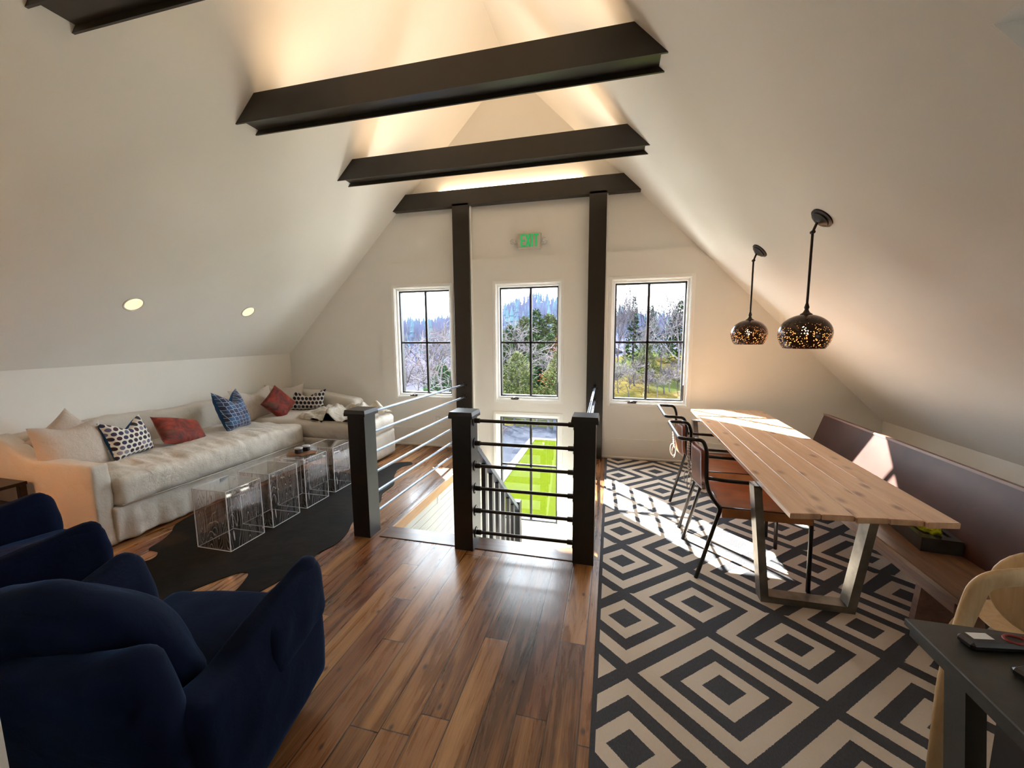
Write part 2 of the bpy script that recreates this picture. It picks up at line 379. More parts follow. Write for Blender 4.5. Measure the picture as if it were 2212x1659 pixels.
# ceiling slopes, right one with a dormer opening near the camera
b = B(); T = V((0, 0, .16))
DY, DX, DZ = 1.62, 1.075, 2.525
def slab(pts): add_prism(b, [V(p) for p in pts], T)
slab([(KL-.2, YB, roofz(KL)-.2), (XR, YB, ZR), (XR, WY+.1, ZR), (KL-.2, WY+.1, roofz(KL)-.2)])
slab([(XR, YB, ZR), (XR, WY+.1, ZR), (DX, WY+.1, DZ), (DX, YB, DZ)])
slab([(DX, DY, DZ), (DX, WY+.1, DZ), (KR+.2, WY+.1, roofz(KR)-.2), (KR+.2, DY, roofz(KR)-.2)])
slab([(DX, YB, DZ), (DX, -1.4, DZ), (KR+.2, -1.4, roofz(KR)-.2), (KR+.2, YB, roofz(KR)-.2)])
struct('ceiling', b, 'wall', 'steep cream gable ceiling sloping down both sides of the loft', 'ceiling')
b = B(); add_box(b, DX, KR+.6, -1.4, DY, DZ, DZ+.12); add_prism(b, [(DX, DY-.006, DZ), (KR+.6, DY-.006, DZ), (KR+.6, DY-.006, -.1)], (0, .005, 0)); add_prism(b, [(DX, -1.4, DZ), (KR+.6, -1.4, DZ), (KR+.6, -1.4, .3)], (0, -.1, 0))
for bx in ((KR+.5, KR+.62, -1.4, DY, -.2, 2.6),): add_box(b, *bx)
struct('wall_dormer', b, 'wall', 'cream dormer recess cut in the right ceiling slope near the camera', 'wall')
# back wall: partial wall on the left of the camera, end wall further back
b = B(); add_prism(b, [(KL-.1, .15, -.02), (-.80, .15, -.02), (-.80, .15, roofz(-.8)+.05), (XR, .15, ZR+.05), (KL-.1, .15, roofz(KL-.1)+.05)], (0, .15, 0))
struct('wall_back_left', b, 'wall', 'cream partition wall behind the blue armchairs', 'wall')
# front gable wall with four window openings (rough openings)
WIN = {'window_1': (-3.06, -2.17, .725, 2.30), 'window_2': (-1.545, -.645, .725, 2.30), 'window_3': (-.025, .915, .725, 2.30), 'window_4': (-1.555, -.645, -1.07, .535)}
def gable(y0, y1, xa, xb, zlo, ztopf, m, name, label, WIN=WIN):
    b = B(); xs = sorted({xa, xb, XR, *[v for W in WIN.values() for v in W[:2] if xa < v < xb]} if xa < XR < xb else {xa, xb, *[v for W in WIN.values() for v in W[:2] if xa < v < xb]})
    for p, q in zip(xs, xs[1:]):
        mid = (p+q)/2; zs = [(W[2], W[3]) for W in WIN.values() if W[0] <= mid <= W[1]]; zs.sort(); lo = zlo
        for a, c in zs:
            if a > lo: add_box(b, p, q, y0, y1, lo, a)
            lo = max(lo, c)
        add_prism(b, [(p, y0, lo), (q, y0, lo), (q, y0, ztopf(q)), (p, y0, ztopf(p))], (0, y1-y0, 0))
    bmesh.ops.remove_doubles(b, verts=b.verts, dist=1e-5)
    return struct(name, b, m, label, 'wall')
gable(YB-.14, YB, KL-.1, KR+.1, -.3, lambda x: roofz(x)+.06, 'wall', 'wall_back', 'cream gable wall behind the camera', {})
gable(WY, WY+.14, KL-.1, KR+.1, -3.3, lambda x: roofz(x)+.06, 'wall', 'wall_front', 'cream gable wall with the windows')
gable(WY-.028, WY-.0005, -3.288, 1.137, .50, lambda x: min(2.628, roofz(x)), 'wall', 'trim_4', 'raised cream panel framing the three upper windows')
b = B(); add_box(b, -3.9, OX0-.02, WY-.022, WY, 0, .27, .004); add_box(b, OX1+.03, KR, WY-.022, WY, 0, .27, .004)
add_box(b, -3.9, OX0-.02, WY-.036, WY-.02, 0, .03, .006); add_box(b, OX1+.03, KR, WY-.036, WY-.02, 0, .03, .006)
struct('baseboard_front', b, 'wall', 'tall cream baseboard along the window wall', 'baseboard')
# stairwell walls below
b = B(); add_box(b, OX0-.10, OX0+.012, OY0-.4, WY, -3.3, -.09); struct('wall_stair_left', b, 'bead', 'white beadboard wall on the left side of the stairwell', 'wall')
b = B(); add_box(b, OX1+.0, OX1+.12, OY0-.4, WY, -3.3, -.03); struct('wall_stair_right', b, 'wall', 'cream wall on the right side of the stairwell', 'wall')
b = B(); add_box(b, OX0, OX1, WY-.02, WY-.001, -3.3, -1.75); struct('wall_stair_front', b, 'bead', 'white beadboard panel below the tall stair window', 'wall')
b = B(); add_box(b, OX0, OX1, OY0-.6, OY0-.45, -3.3, -.3); struct('wall_stair_rear', b, 'wall', 'cream wall behind the stairs', 'wall')
b = B(); add_box(b, OX0-.1, OX1+.1, OY0-.6, WY, -3.35, -3.3); struct('floor_lower', b, 'walnut', 'dark wood floor at the bottom of the stairs', 'floor')

# windows: casing, black sash, muntins, panes, crank
def window(name, label, x0, x1, z0, z1, mx, mz):
    t = thing(name, label, 'window', ((x0+x1)/2, WY, z0), kind='structure')
    cx = (x0+x1)/2
    def ring(bm, a, c, e, g, wd, y0, y1, bv=.002):
        add_box(bm, a, a+wd, y0, y1, e, g, bv); add_box(bm, c-wd, c, y0, y1, e, g, bv)
        add_box(bm, a+wd, c-wd, y0, y1, e, e+wd, bv); add_box(bm, a+wd, c-wd, y0, y1, g-wd, g, bv)
    X0, X1, Z1 = x0-cx, x1-cx, z1-z0
    b = B(); ring(b, X0-.03, X1+.03, -.03, Z1+.03, .04, -.036, 0); ring(b, X0+.0, X1-.0, 0, Z1, .02, -.026, .13); ring(b, X0+.02, X1-.02, .02, Z1-.02, .028, .005, .13)
    obj('casing', b, 'trimw', t)
    b = B(); ring(b, X0+.046, X1-.046, .046, Z1-.046, .022, .045, .11); obj('sash', b, 'sash', t)
    b = B(); add_box(b, mx-cx-.015, mx-cx+.015, .055, .085, .06, Z1-.06); add_box(b, X0+.06, X1-.06, .055, .085, mz-z0-.013, mz-z0+.013); obj('muntin', b, 'sash', t)
    box('pane', (X0+.055, X1-.055, .068, .073, .055, Z1-.055), 'glass', t)
    b = B(); add_box(b, -.30+.06, -.30+.17, -.03, .0, .012, .032, .006); add_tube(b, [(-.2, -.015, .03), (-.17, -.03, .045), (-.12, -.03, .035)], .007); obj('crank_handle', b, 'bronze', t)
    b = B(); add_box(b, X1-.055, X1-.043, .0, .012, .06, .26, .003); obj('lock_lever', b, 'sash', t)
window('window_1', 'black sashed window left of the left column', *WIN['window_1'], -2.60, 1.514)
window('window_2', 'black sashed window between the two columns', *WIN['window_2'], -1.07, 1.514)
window('window_3', 'black sashed window right of the right column', *WIN['window_3'], .43, 1.514)
window('window_4', 'lower stair window looking onto the bright green lawn', *WIN['window_4'], -1.07, -.21)

# ------------------------------------------------------------------ columns and beams
def column(x0, x1, label):
    t = thing('steel_column', label, 'column', ((x0+x1)/2, 5.2, 0), group='columns by the gable wall'); h = (x1-x0)/2
    box('shaft', (-h, h, -.035, .06, 0, 3.34), 'beam', t, .002)
    box('side_trim', (h, h+.012, .0, .05, .27, 3.31), 'trimw', t)
    return t
column(-2.101, -1.870, 'black column left of the exit sign'); column(-.309, -.100, 'black column right of the exit sign')
def beam(y0, label, z0=3.31):
    t = thing('ceiling_beam', label, 'beam', (XR, y0, z0), group='dark beams across the ceiling')
    def flange(ya, yb, nm):
        b = B(); add_prism(b, [(-1.66, ya, 0), (1.66, ya, 0), (1.44, ya, .203), (-1.44, ya, .203)], (0, yb-ya, 0)); obj(nm, b, 'beam', t)
    flange(0, .014, 'front_flange'); flange(.186, .20, 'back_flange')
    b = B(); add_prism(b, [(-1.64, .012, .035), (1.64, .012, .035), (1.625, .012, .05), (-1.625, .012, .05)], (0, .176, 0)); obj('web', b, 'beam', t)
    box('light_strip', (-1.1, 1.1, .06, .14, .135, .150), 'led', t)
    return t
beam(1.60, 'dark box beam at the top left corner, nearest the camera')
beam(2.79, 'largest fully visible dark beam, in front of the others')
beam(4.02, 'middle dark beam between the large one and the window wall')
beam(.38, 'dark beam above the camera'); beam(-.84, 'added dark beam behind the camera, its strip brightening the ceiling'); beam(-2.06, 'added dark beam farthest behind the camera, its strip brightening the ceiling')  # two rear beams added so their strips brighten the near ceiling
t = thing('ceiling_beam', 'flat dark beam resting on the two columns at the window wall', 'beam', (XR, 5.165, 3.31), group='dark beams across the ceiling')
b = B(); add_prism(b, [(-1.66, 0, 0), (1.66, 0, 0), (1.44, 0, .203), (-1.44, 0, .203)], (0, .1, 0)); obj('front_flange', b, 'beam', t)
box('light_strip', (-.95, .95, .02, .07, .205, .215), 'led', t)
# recessed lights
def recessed(y, x, label):
    n_ = V((1, 0, -1)).normalized()
    t = thing('recessed_light', label, 'ceiling light', (x, y, roofz(x)), group='recessed lights in the left ceiling slope')
    t.rotation_euler = n_.to_track_quat('Z', 'Y').to_euler()
    b = B(); add_lathe(b, [(.086, -.001), (.084, .006), (.071, .004), (.068, -.012)]); obj('trim_ring', b, 'plate', t, True)
    b = B(); add_lathe(b, [(.070, .002), (.0005, .003)], cap=False); obj('diffuser', b, 'can', t)
recessed(2.826, -4.356, 'larger round recessed light nearer the camera on the left slope')
recessed(4.05, -4.36, 'smaller round recessed light nearer the window wall on the left slope')
# ------------------------------------------------------------------ newel posts and rails
def newel(x0, x1, y0, y1, h, label):
    t = thing('newel_post', label, 'post', ((x0+x1)/2, (y0+y1)/2, 0), group='black newel posts around the stairwell'); a = (x1-x0)/2; c = (y1-y0)/2
    box('shaft', (-a, a, -c, c, 0, h-.03), 'black', t, .002)
    b = B(); add_box(b, -a-.018, a+.018, -c-.018, c+.018, h-.048, h-.028); e = -.002
    lo = [b.verts.new(p) for p in ((-a-.018, -c-.018, h-.028), (a+.018, -c-.018, h-.028), (a+.018, c+.018, h-.028), (-a-.018, c+.018, h-.028))]
    hi = [b.verts.new(p) for p in ((-a+e-.01, -c+e-.01, h), (a-e+.01, -c+e-.01, h), (a-e+.01, c-e+.01, h), (-a+e-.01, c-e+.01, h))]
    for i in range(4): b.faces.new([lo[i], lo[(i+1) % 4], hi[(i+1) % 4], hi[i]])
    b.faces.new(hi); obj('cap', b, 'black', t)
newel(-2.003, -1.853, 2.665, 2.815, 1.045, 'black newel post left of the stair entrance')
newel(-1.128, -.980, 2.668, 2.816, 1.065, 'black newel post in the middle, between stair entrance and guard rail')
newel(-.240, -.092, 2.684, 2.832, 1.065, 'black newel post at the corner of the patterned rug')
ZB = [.118, .292, .468, .644, .818, .990]
def bars(p0, p1, mat, name_group, labels, drop=0):
    for z, lab in zip(ZB, labels):
        t = thing('rail_bar', lab, 'rail', (*p0, z), group=name_group); d = V((p1[0]-p0[0], p1[1]-p0[1], drop))
        b = B(); add_tube(b, [(0, 0, 0), d], .0125, 14); obj('bar', b, mat, t, True, 40)
        dn = d.normalized()
        for q, s in ((V((0, 0, 0)), 1), (d, -1)):
            b = B(); add_tube(b, [q, q+dn*s*.006, q+dn*s*.0061, q+dn*s*.045], [.041, .041, .019, .018], 22); f_ = obj('flange', b, 'blackm', t, True, 40)
            s1, t1 = frame_at(dn)
            for a in range(4):
                b = B(); c = q+dn*s*.0065+(s1*math.cos(a*PI/2+.7)+t1*math.sin(a*PI/2+.7))*.031
                add_tube(b, [c, c+dn*s*.003], .005, 8); obj('screw', b, 'steelr', f_)
order = ['lowest', 'second lowest', 'third lowest', 'third highest', 'second highest', 'topmost']
bars((-.980, 2.745), (-.240, 2.757), 'blackm', 'dark bars between the middle and right newel posts', [f'{o} dark iron bar between middle and right newel posts' for o in order])
bars((-1.935, 2.815), (-1.975, 5.165), 'steelr', 'steel bars from the left newel post to the left column', [f'{o} steel bar running from left newel post to left column' for o in order], -.055)
bars((-.166, 2.832), (-.205, 5.165), 'steelr', 'steel bars from the right newel post to the right column', [f'{o} steel bar running from right newel post to right column' for o in order], -.055)
# stairs below
t = thing('stair_flight', 'stair treads going down toward the window wall', 'stairs', (-1.43, 2.9, 0))
for i in range(13):
    y = i*.235; z = -.19*(i+1)
    if z > -2.9 and y < 2.1:
        f_ = box('tread', (-.355, .36, y-.02, y+.25, z-.03, z), 'walnut', t, .004); box('riser', (-.355, .36, y+.0, y+.018, z+.0, z+.16), 'trimw', f_)
t = thing('stair_balustrade', 'descending stair handrail with flat black balusters seen through the guard rail', 'railing', (-1.05, 2.86, 0))
sl_ = -.797
def hz(y): return .815 + sl_*(y)
b = B(); add_prism(b, [(-.03, -.04, hz(-.04)), (.03, -.04, hz(-.04)), (.03, -.04, hz(-.04)-.05), (-.03, -.04, hz(-.04)-.05)], (0, 1.56, 1.56*sl_)); obj('handrail', b, 'steelr', t)
for i in range(7):
    y = .12+i*.2
    box('baluster', (-.018, .018, y-.03, y+.03, hz(y)-1.15, hz(y)-.04), 'black', t, .002)
box('end_post', (-.045, .045, 1.49, 1.58, -1.75, hz(1.5)+.05), 'black', t, .003)
b = B(); add_prism(b, [(-.02, 0, hz(0)-1.12), (.02, 0, hz(0)-1.12), (.02, 0, hz(0)-1.4), (-.02, 0, hz(0)-1.4)], (0, 1.5, 1.5*sl_)); obj('stringer', b, 'trimw', t)

# outlets and exit sign
def outlet(name, label, loc, rot, cat='wall plate'):
    t = thing(name, label, cat, loc, rot)
    box('plate', (-.036, .036, -.006, 0, -.06, .06), 'plate', t, .002)
    for z in (-.022, .022): box('socket', (-.016, .016, -.009, -.005, z-.014, z+.014), 'trimw', t, .003)
outlet('wall_outlet', 'cream wall outlet under the left window by the chaise', (-2.436, WY, .39), (0, 0, 0))
outlet('wall_outlet', 'wall plate on the stairwell beadboard', (OX0+.012, 3.82, -.12), (0, 0, PI/2))
t = thing('exit_sign', 'clear lit exit sign with green letters and two lamp heads', 'sign', (-1.075, WY, 2.825))
box('housing', (-.155, .155, -.05, 0, -.10, .10), simple('sign_housing', (.62, .56, .49), .4, var=.02), t, .012)
def letter(ch, x, w_, h):
    b = B(); s = .019; y0, y1 = -.056, -.048
    if ch == 'E':
        add_box(b, x, x+s, y0, y1, -h, h)
        for z in (-h, -.5*s, h-s): add_box(b, x+s-.002, x+w_, y0, y1, z, z+s)
    if ch == 'X':
        for sg in (-1, 1): add_prism(b, [(x+w_/2-sg*w_/2-.0*s, y0, -h), (x+w_/2-sg*w_/2+sg*s*1.05, y0, -h), (x+w_/2+sg*w_/2, y0, h), (x+w_/2+sg*w_/2-sg*s*1.05, y0, h)], (0, y1-y0, 0))
    if ch == 'I': add_box(b, x, x+s, y0, y1, -h, h)
    if ch == 'T': add_box(b, x, x+w_, y0, y1, h-s, h); add_box(b, x+w_/2-s/2, x+w_/2+s/2, y0, y1, -h, h-s+.001)
    o = obj('letter', b, 'exitg', t); o['label'] = f'green letter {ch}'
letter('E', -.108, .06, .078); letter('X', -.042, .068, .078); letter('I', .034, .026, .078); letter('T', .066, .065, .078)
for s in (-1, 1):
    b = B(); add_lathe(b, [(.0005, .0), (.03, .0), (.036, .012), (.034, .05), (.018, .065)], 18); o = obj('lamp_head', b, simple('lamp_head_chrome', (.6, .6, .58), .3, .2, var=.4, scale=60), t, True, 40, (s*.215, -.075, -.01), (-PI/2, 0, s*.25)) 
    b = B(); add_tube(b, [(s*.215, -.03, -.01), (s*.17, -.02, -.03), (s*.15, -.02, -.05)], .008); obj('bracket', b, 'plate', t, True)

# ------------------------------------------------------------------ pendants
def pendant(x, y, zc, label):
    t = thing('pendant_lamp', label, 'pendant lamp', (x, y, 1.518), group='speckled dome pendants over the dining table')
    cx_ = .045; ztop = roofz(x+cx_)-1.518
    nrm = V((-1, 0, -1)).normalized(); rot = nrm.to_track_quat('Z', 'Y').to_euler()
    b = B(); add_lathe(b, [(.073, -.002), (.073, .008), (.058, .014), (.056, .022), (.036, .03), (.02, .04), (.0005, .041)], 28); obj('canopy', b, 'bronze', t, True, 35, (cx_, 0, ztop), rot)
    c0 = V((cx_, 0, ztop))+nrm*.038; knee = V((-.002, 0, ztop-.085))
    b = B(); add_tube(b, [c0, knee], .0075); add_tube(b, [knee+V((0, -.012, 0)), knee+V((0, .012, 0))], .012); obj('swivel', b, 'bronze', t, True, 40)
    b = B(); add_tube(b, [knee, (0, 0, .28)], .0075, 12); obj('rod', b, 'bronze', t, True, 40)
    b = B(); add_lathe(b, [(.0085, .29), (.012, .275), (.015, .265), (.011, .252), (.013, .245), (.02, .232), (.034, .222), (.036, .213), (.0005, .213)], 24); obj('socket_cap', b, 'bronze', t, True, 35)
    prof = []
    for i in range(26):
        a = -.695 + (1.345+.695)*i/25; prof.append((.149*math.cos(a), .099 + (.1545 if a < 0 else .122)*math.sin(a)))
    b = B(); add_lathe(b, prof, 48); obj('shade', b, 'perf', t, True)
    b = B(); add_lathe(b, [(r-.004, z) for r, z in prof[:3]], 48); b2 = obj('shade_rim', b, 'shadein', t, True)
    b = B(); bmesh.ops.create_uvsphere(b, u_segments=16, v_segments=10, radius=.03); bmesh.ops.translate(b, verts=b.verts, vec=(0, 0, .115)); obj('bulb', b, 'bulb', t, True)
    return t
pendant(1.218, 3.01, 0, 'nearer and larger looking speckled pendant over the dining table')
pendant(1.208, 4.08, 0, 'farther and smaller looking speckled pendant over the dining table')

# ------------------------------------------------------------------ rugs
b = B(); add_box(b, -.05, 2.72, -.6, 5.205, .0005, .011, .003); tag(obj('patterned_rug', b, 'rug'), 'charcoal and cream nested diamond rug under the dining table', 'rug')
def blob(pts, k=4):
    P_ = [V((p[0], p[1])) for p in pts]; out = []
    for i in range(len(P_)):
        a, c, d, e = P_[i-1], P_[i], P_[(i+1) % len(P_)], P_[(i+2) % len(P_)]
        for j in range(k):
            t_ = j/k; out.append(.5*((2*c)+(d-a)*t_+(2*a-5*c+4*d-e)*t_*t_+(3*c-a-3*d+e)*t_**3))
    return out
hide = [(-3.46, 2.24), (-3.53, 2.36), (-3.66, 2.52), (-3.72, 2.9), (-3.66, 3.4), (-3.6, 3.9), (-3.3, 4.02), (-2.95, 3.95), (-2.80, 4.15), (-2.66, 4.40), (-2.50, 4.50), (-2.42, 4.42), (-2.50, 4.26), (-2.42, 4.0), (-2.28, 3.75), (-2.26, 3.5),
        (-2.16, 3.28), (-2.20, 3.05), (-2.16, 2.86), (-2.09, 2.70), (-2.06, 2.52), (-2.10, 2.38), (-2.09, 2.28), (-2.10, 2.1), (-2.14, 1.92), (-2.20, 1.80), (-2.28, 1.82), (-2.33, 1.94), (-2.39, 2.04), (-2.47, 2.02), (-2.55, 1.88), (-2.62, 1.72), (-2.78, 1.52), (-3.0, 1.36), (-3.2, 1.48), (-3.28, 1.7), (-3.30, 1.92), (-3.24, 2.02), (-3.30, 2.10), (-3.42, 2.12)]
n = N('black_cowhide'); p = n.pos(); f = n.noise(p, 3.2, 5, .6, .7)
sp_ = n.noise(n.n('Mapping', {'Vector': p, 'Location': (3.1, 1.7, 0)}).outputs[0], 1.7, 3)
n.P(Base_Color=n.mix(n.ramp(sp_, [(.64, 0.0), (.72, .6)]), n.ramp(f, [(.3, (.003, .003, .0035)), (.7, (.015, .011, .009))]), (.06, .035, .02)), Roughness=.6, Specular_IOR_Level=.1)
n.bump(n.noise(p, 9, 4), .4, .01); M['hide'] = n.m
from mathutils.geometry import tessellate_polygon
b = B(); ol = blob(hide, 5); vs = [b.verts.new((q.x, q.y, .0005)) for q in ol]; vt = [b.verts.new((q.x, q.y, .005)) for q in ol]
for tri in tessellate_polygon([[V((q.x, q.y, 0)) for q in ol]]): b.faces.new([vt[k_] for k_ in tri]); b.faces.new([vs[k_] for k_ in tri][::-1])
for i in range(len(ol)): b.faces.new([vs[i], vs[(i+1) % len(ol)], vt[(i+1) % len(ol)], vt[i]])
tag(obj('cowhide_rug', b, 'hide'), 'black cowhide rug under the clear acrylic cubes', 'rug')

# ------------------------------------------------------------------ sofa
t = thing('sectional_sofa', 'long cream slipcovered sofa with a chaise at its far end', 'sofa', (0, 0, 0))
SX = -3.70
def skirtfn(s):
    k = max(0, (.36-s.z)/.36)
    return V((s.x + (.012*math.sin(s.y*23)+.008*math.sin(s.y*51+1))*k*(1 if s.x > -4 else 0), s.y, s.z))
obj('sofa_base', soft_box(-4.88, SX-.005, 2.10, 4.10, .015, .31, .025, (10, 70, 12), (0, 0, 0), .008, 9, 3, skirtfn), 'linen', t, True)
def seatfn(s):
    top = s.z > .45
    return V((s.x, s.y, s.z + (.018*noise.noise(V((s.x*2.2, s.y*9+s.x*3, 1))) + .010*noise.noise(V((s.x*4, s.y*24+s.x*6, 2))))*(1 if top else .2)*min(1, max(0, (s.x+4.75)*1.2))))
o = obj('seat_cushion', soft_box(-4.74, SX+.02, 2.135, 4.07, .30, .54, .05, (30, 110, 8), (.02, .01, .02), .010, 8, 5, seatfn), 'linen', t, True)
b = B(); add_tube(b, fillet([(SX+.015, 2.15, .315), (SX+.03, 3.1, .31), (SX+.015, 4.06, .315)], .3), .006, 6); obj('piping', b, 'linen', o, True)
obj('chaise_base', soft_box(-4.88, -2.875, 4.09, 4.83, .02, .36, .03, (50, 22, 10), (.01, .0, 0), .009, 8, 9), 'linen', t, True)
obj('chaise_cushion', soft_box(-4.74, -2.865, 4.085, 4.84, .34, .575, .075, (56, 26, 8), (.015, .012, .015), .010, 7, 12), 'linen', t, True)
def armfn(s):
    k = max(0, min(1, (-4.35-s.x)/.5)); z = s.z + (s.z/.66)*.17*k*k*(3-2*k)
    return V((s.x + .02*(.5-s.z) if s.x > -3.9 else s.x, s.y-.02*max(0, (.5-s.z))+.008*math.sin(s.x*14)*max(0, (.6-s.z)), z))
obj('arm', soft_box(-4.89, -3.735, 2.01, 2.135, .01, .665, .022, (46, 8, 26), (0, .004, 0), .009, 6, 21, armfn), 'linen', t, True)
def backfn(s): return V((s.x - .05*(s.z-.4), s.y, s.z + .012*math.sin(s.y*5)))
obj('backrest', soft_box(-4.895, -4.69, 2.05, 5.10, .05, .835, .05, (8, 80, 18), (.01, 0, .0), .010, 6, 31, backfn), 'linen', t, True)
def back2fn(s):
    k = max(0, min(1, (s.x+4.3)/1.0)); return V((s.x, s.y, s.z*(1-.16*k)))
obj('chaise_back', soft_box(-4.88, -3.50, 4.85, 5.08, .05, .83, .06, (40, 8, 18), (0, .01, 0), .010, 6, 37, back2fn), 'linen', t, True)

# ------------------------------------------------------------------ pillows
def pillow(name, label, mat, cen, wid, hei, th, right, upv, chop=.0, n=26, seed=0, group=None, peak=.12, backmat=None, cat='pillow', welt=None):
    """cen centre; right/upv world vectors; chop = karate chop depth at the top edge; faces +right x up"""
    R_ = V(right).normalized(); U_ = V(upv).normalized(); W_ = R_.cross(U_).normalized(); U_ = W_.cross(R_).normalized()
    def mk(side):
        b = B(); g = []
        for i in range(n+1):
            row = []
            for j in range(n+1):
                u = -1+2*i/n; v = -1+2*j/n
                ed = (1-abs(u)**2.6)*(1-abs(v)**2.6)
                z = th*.5*max(0, ed)**.55*side
                x = u*wid/2*(1-peak*(1-v*v)*abs(u)**3); y = v*hei/2*(1-peak*(1-u*u)*abs(v)**3)
                if chop and v > -.2:
                    k = ((v+.2)/1.2)**1.6*math.exp(-(u/.55)**2); y -= chop*k; z *= (1-.25*k)
                z += .007*noise.noise(V((x*14+seed, y*14, side)))*(ed > .02)
                p = R_*x+U_*y+W_*z; row.append(b.verts.new(p))
            g.append(row)
        for i in range(n):
            for j in range(n): b.faces.new([g[i][j], g[i+1][j], g[i+1][j+1], g[i][j+1]])
        return b
    t = thing(name, label, cat, cen, group=group)
    o1 = obj('front_cover', mk(1), mat, t, True); o2 = obj('back_cover', mk(-1), backmat or mat, t, True)
    return t
n = N('dotted_pillow_fabric'); x, y, z = n.xyz(n.pos())[:3]
uu = n.math('MULTIPLY', y, 21.0); vv = n.math('MULTIPLY', z, 24.0); row = n.math('FLOOR', vv)
us = n.math('ADD', uu, n.math('MULTIPLY', n.math('MODULO', n.math('ADD', row, 100), 2), .5))
du = n.math('SUBTRACT', n.math('FRACT', us), .5); dv = n.math('SUBTRACT', n.math('FRACT', vv), .5)
rr = n.math('SQRT', n.math('ADD', n.math('MULTIPLY', du, du), n.math('MULTIPLY', n.math('MULTIPLY', dv, dv), .95)))
wn = n.n('TexWhiteNoise', {'Vector': n.comb(n.math('FLOOR', us), row, 0)}, noise_dimensions='3D').outputs[0]
dc = n.ramp(wn, [(0, (.012, .008, .02)), (.35, (.02, .02, .07)), (.6, (.04, .008, .02)), (.75, (.10, .10, .17)), (.9, (.22, .21, .28))], 'CONSTANT')
n.P(Base_Color=n.mix(n.math('LESS_THAN', rr, .39), (.72, .69, .62), dc), Roughness=.8, Sheen_Weight=.2); n.bump(n.noise(n.pos(), 14, 3), .2, .01); M['dots'] = n.m
n = N('dotted_pillow_fabric_far'); x, y, z = n.xyz(n.pos())[:3]
uu = n.math('MULTIPLY', n.math('ADD', x, y), 15.0); vv = n.math('MULTIPLY', z, 18.0); row = n.math('FLOOR', vv)
us = n.math('ADD', uu, n.math('MULTIPLY', n.math('MODULO', n.math('ADD', row, 100), 2), .5))
du = n.math('SUBTRACT', n.math('FRACT', us), .5); dv = n.math('SUBTRACT', n.math('FRACT', vv), .5)
rr = n.math('SQRT', n.math('ADD', n.math('MULTIPLY', du, du), n.math('MULTIPLY', dv, dv)))
wn = n.n('TexWhiteNoise', {'Vector': n.comb(n.math('FLOOR', us), row, 0)}, noise_dimensions='3D').outputs[0]
n.P(Base_Color=n.mix(n.math('LESS_THAN', rr, .40), (.60, .58, .56), n.ramp(wn, [(0, (.008, .007, .012)), (.7, (.12, .12, .15))], 'CONSTANT')), Roughness=.8); M['dots2'] = n.m
n = N('red_velvet_print'); p = n.pos(); f = n.noise(p, 9, 5, .65, 1.2); g = n.noise(p, 5, 3, .5, .5)
n.P(Base_Color=n.mix(n.ramp(g, [(.55, 0.0), (.66, .8)]), n.ramp(f, [(.35, (.035, .005, .004)), (.5, (.17, .014, .007)), (.68, (.32, .032, .010))]), (.05, .035, .02)), Roughness=.75, Sheen_Weight=.4, Sheen_Tint=(.8, .3, .2)); n.bump(f, .3, .01); M['redv'] = n.m
n = N('blue_geometric_print'); x, y, z = n.xyz(n.pos())[:3]
q = n.comb(n.math('MULTIPLY', n.math('ADD', y, n.math('MULTIPLY', z, .35)), 1.0), n.math('MULTIPLY', z, 1.2), 0)
vo = n.n('TexVoronoi', {'Vector': q, 'Scale': 19.0, 'Randomness': .22}, feature='DISTANCE_TO_EDGE').outputs[0]
vo2 = n.n('TexVoronoi', {'Vector': q, 'Scale': 19.0, 'Randomness': .22}, feature='F1').outputs['Color']
shade = n.ramp(n.n('SeparateColor', {0: vo2}).outputs[0], [(0, (.008, .010, .05)), (.4, (.012, .045, .13)), (.75, (.018, .075, .18))], 'CONSTANT')
n.P(Base_Color=n.mix(n.math('LESS_THAN', vo, .045), shade, (.32, .42, .55)), Roughness=.7, Sheen_Weight=.3); n.bump(n.noise(n.pos(), 12, 3), .25, .01); M['blueg'] = n.m
pillow('throw_pillow', 'large plain beige pillow leaning against the left arm', 'linenp', (-4.33, 2.235, .715), .43, .43, .20, (0.12, 1, 0), (-.32, 0, 1), .045, seed=1, group='pillows on the sofa', peak=.05)
pillow('throw_pillow', 'plain beige pillow whose corner peaks behind the large beige one', 'linenp', (-4.60, 2.36, .745), .38, .38, .13, (0, 1, .85), (-.25, -.85, 1), .0, seed=2, group='pillows on the sofa')
pillow('throw_pillow', 'purple dotted pillow next to the beige pillow on the long seat', 'dots', (-4.28, 2.60, .715), .42, .37, .17, (-.30, 1, .0), (-.35, 0, 1), .10, seed=3, group='pillows on the sofa', backmat='velvetb')
pillow('throw_pillow', 'slumped red velvet pillow between dotted and blue pillows', 'redv', (-4.30, 3.08, .655), .50, .33, .15, (-.1, 1, -.28), (-.75, .25, .8), .0, seed=4, group='pillows on the sofa', peak=.05)
pillow('throw_pillow', 'tall blue pillow with a pale geometric line print', 'blueg', (-4.32, 3.68, .765), .44, .50, .20, (-.30, 1, -.02), (-.34, -.05, 1), .16, seed=5, group='pillows on the sofa', backmat='velvetb')
pillow('throw_pillow', 'large plain beige pillow behind the blue and red pillows at the corner', 'linenp', (-4.55, 4.20, .73), .62, .46, .18, (0, 1, 0), (-.3, 0, 1), .06, seed=6, group='pillows on the sofa')
pillow('throw_pillow', 'plain beige pillow in the far corner of the sofa', 'linenp', (-4.50, 4.66, .74), .50, .42, .16, (.75, .65, 0), (-.2, .2, 1), .05, seed=7, group='pillows on the sofa')
pillow('throw_pillow', 'red velvet pillow standing on its corner by the blanket', 'redv', (-4.26, 4.30, .74), .36, .36, .15, (-.15, 1, .75), (-.45, -.75, 1), .0, seed=8, group='pillows on the sofa', peak=.06)
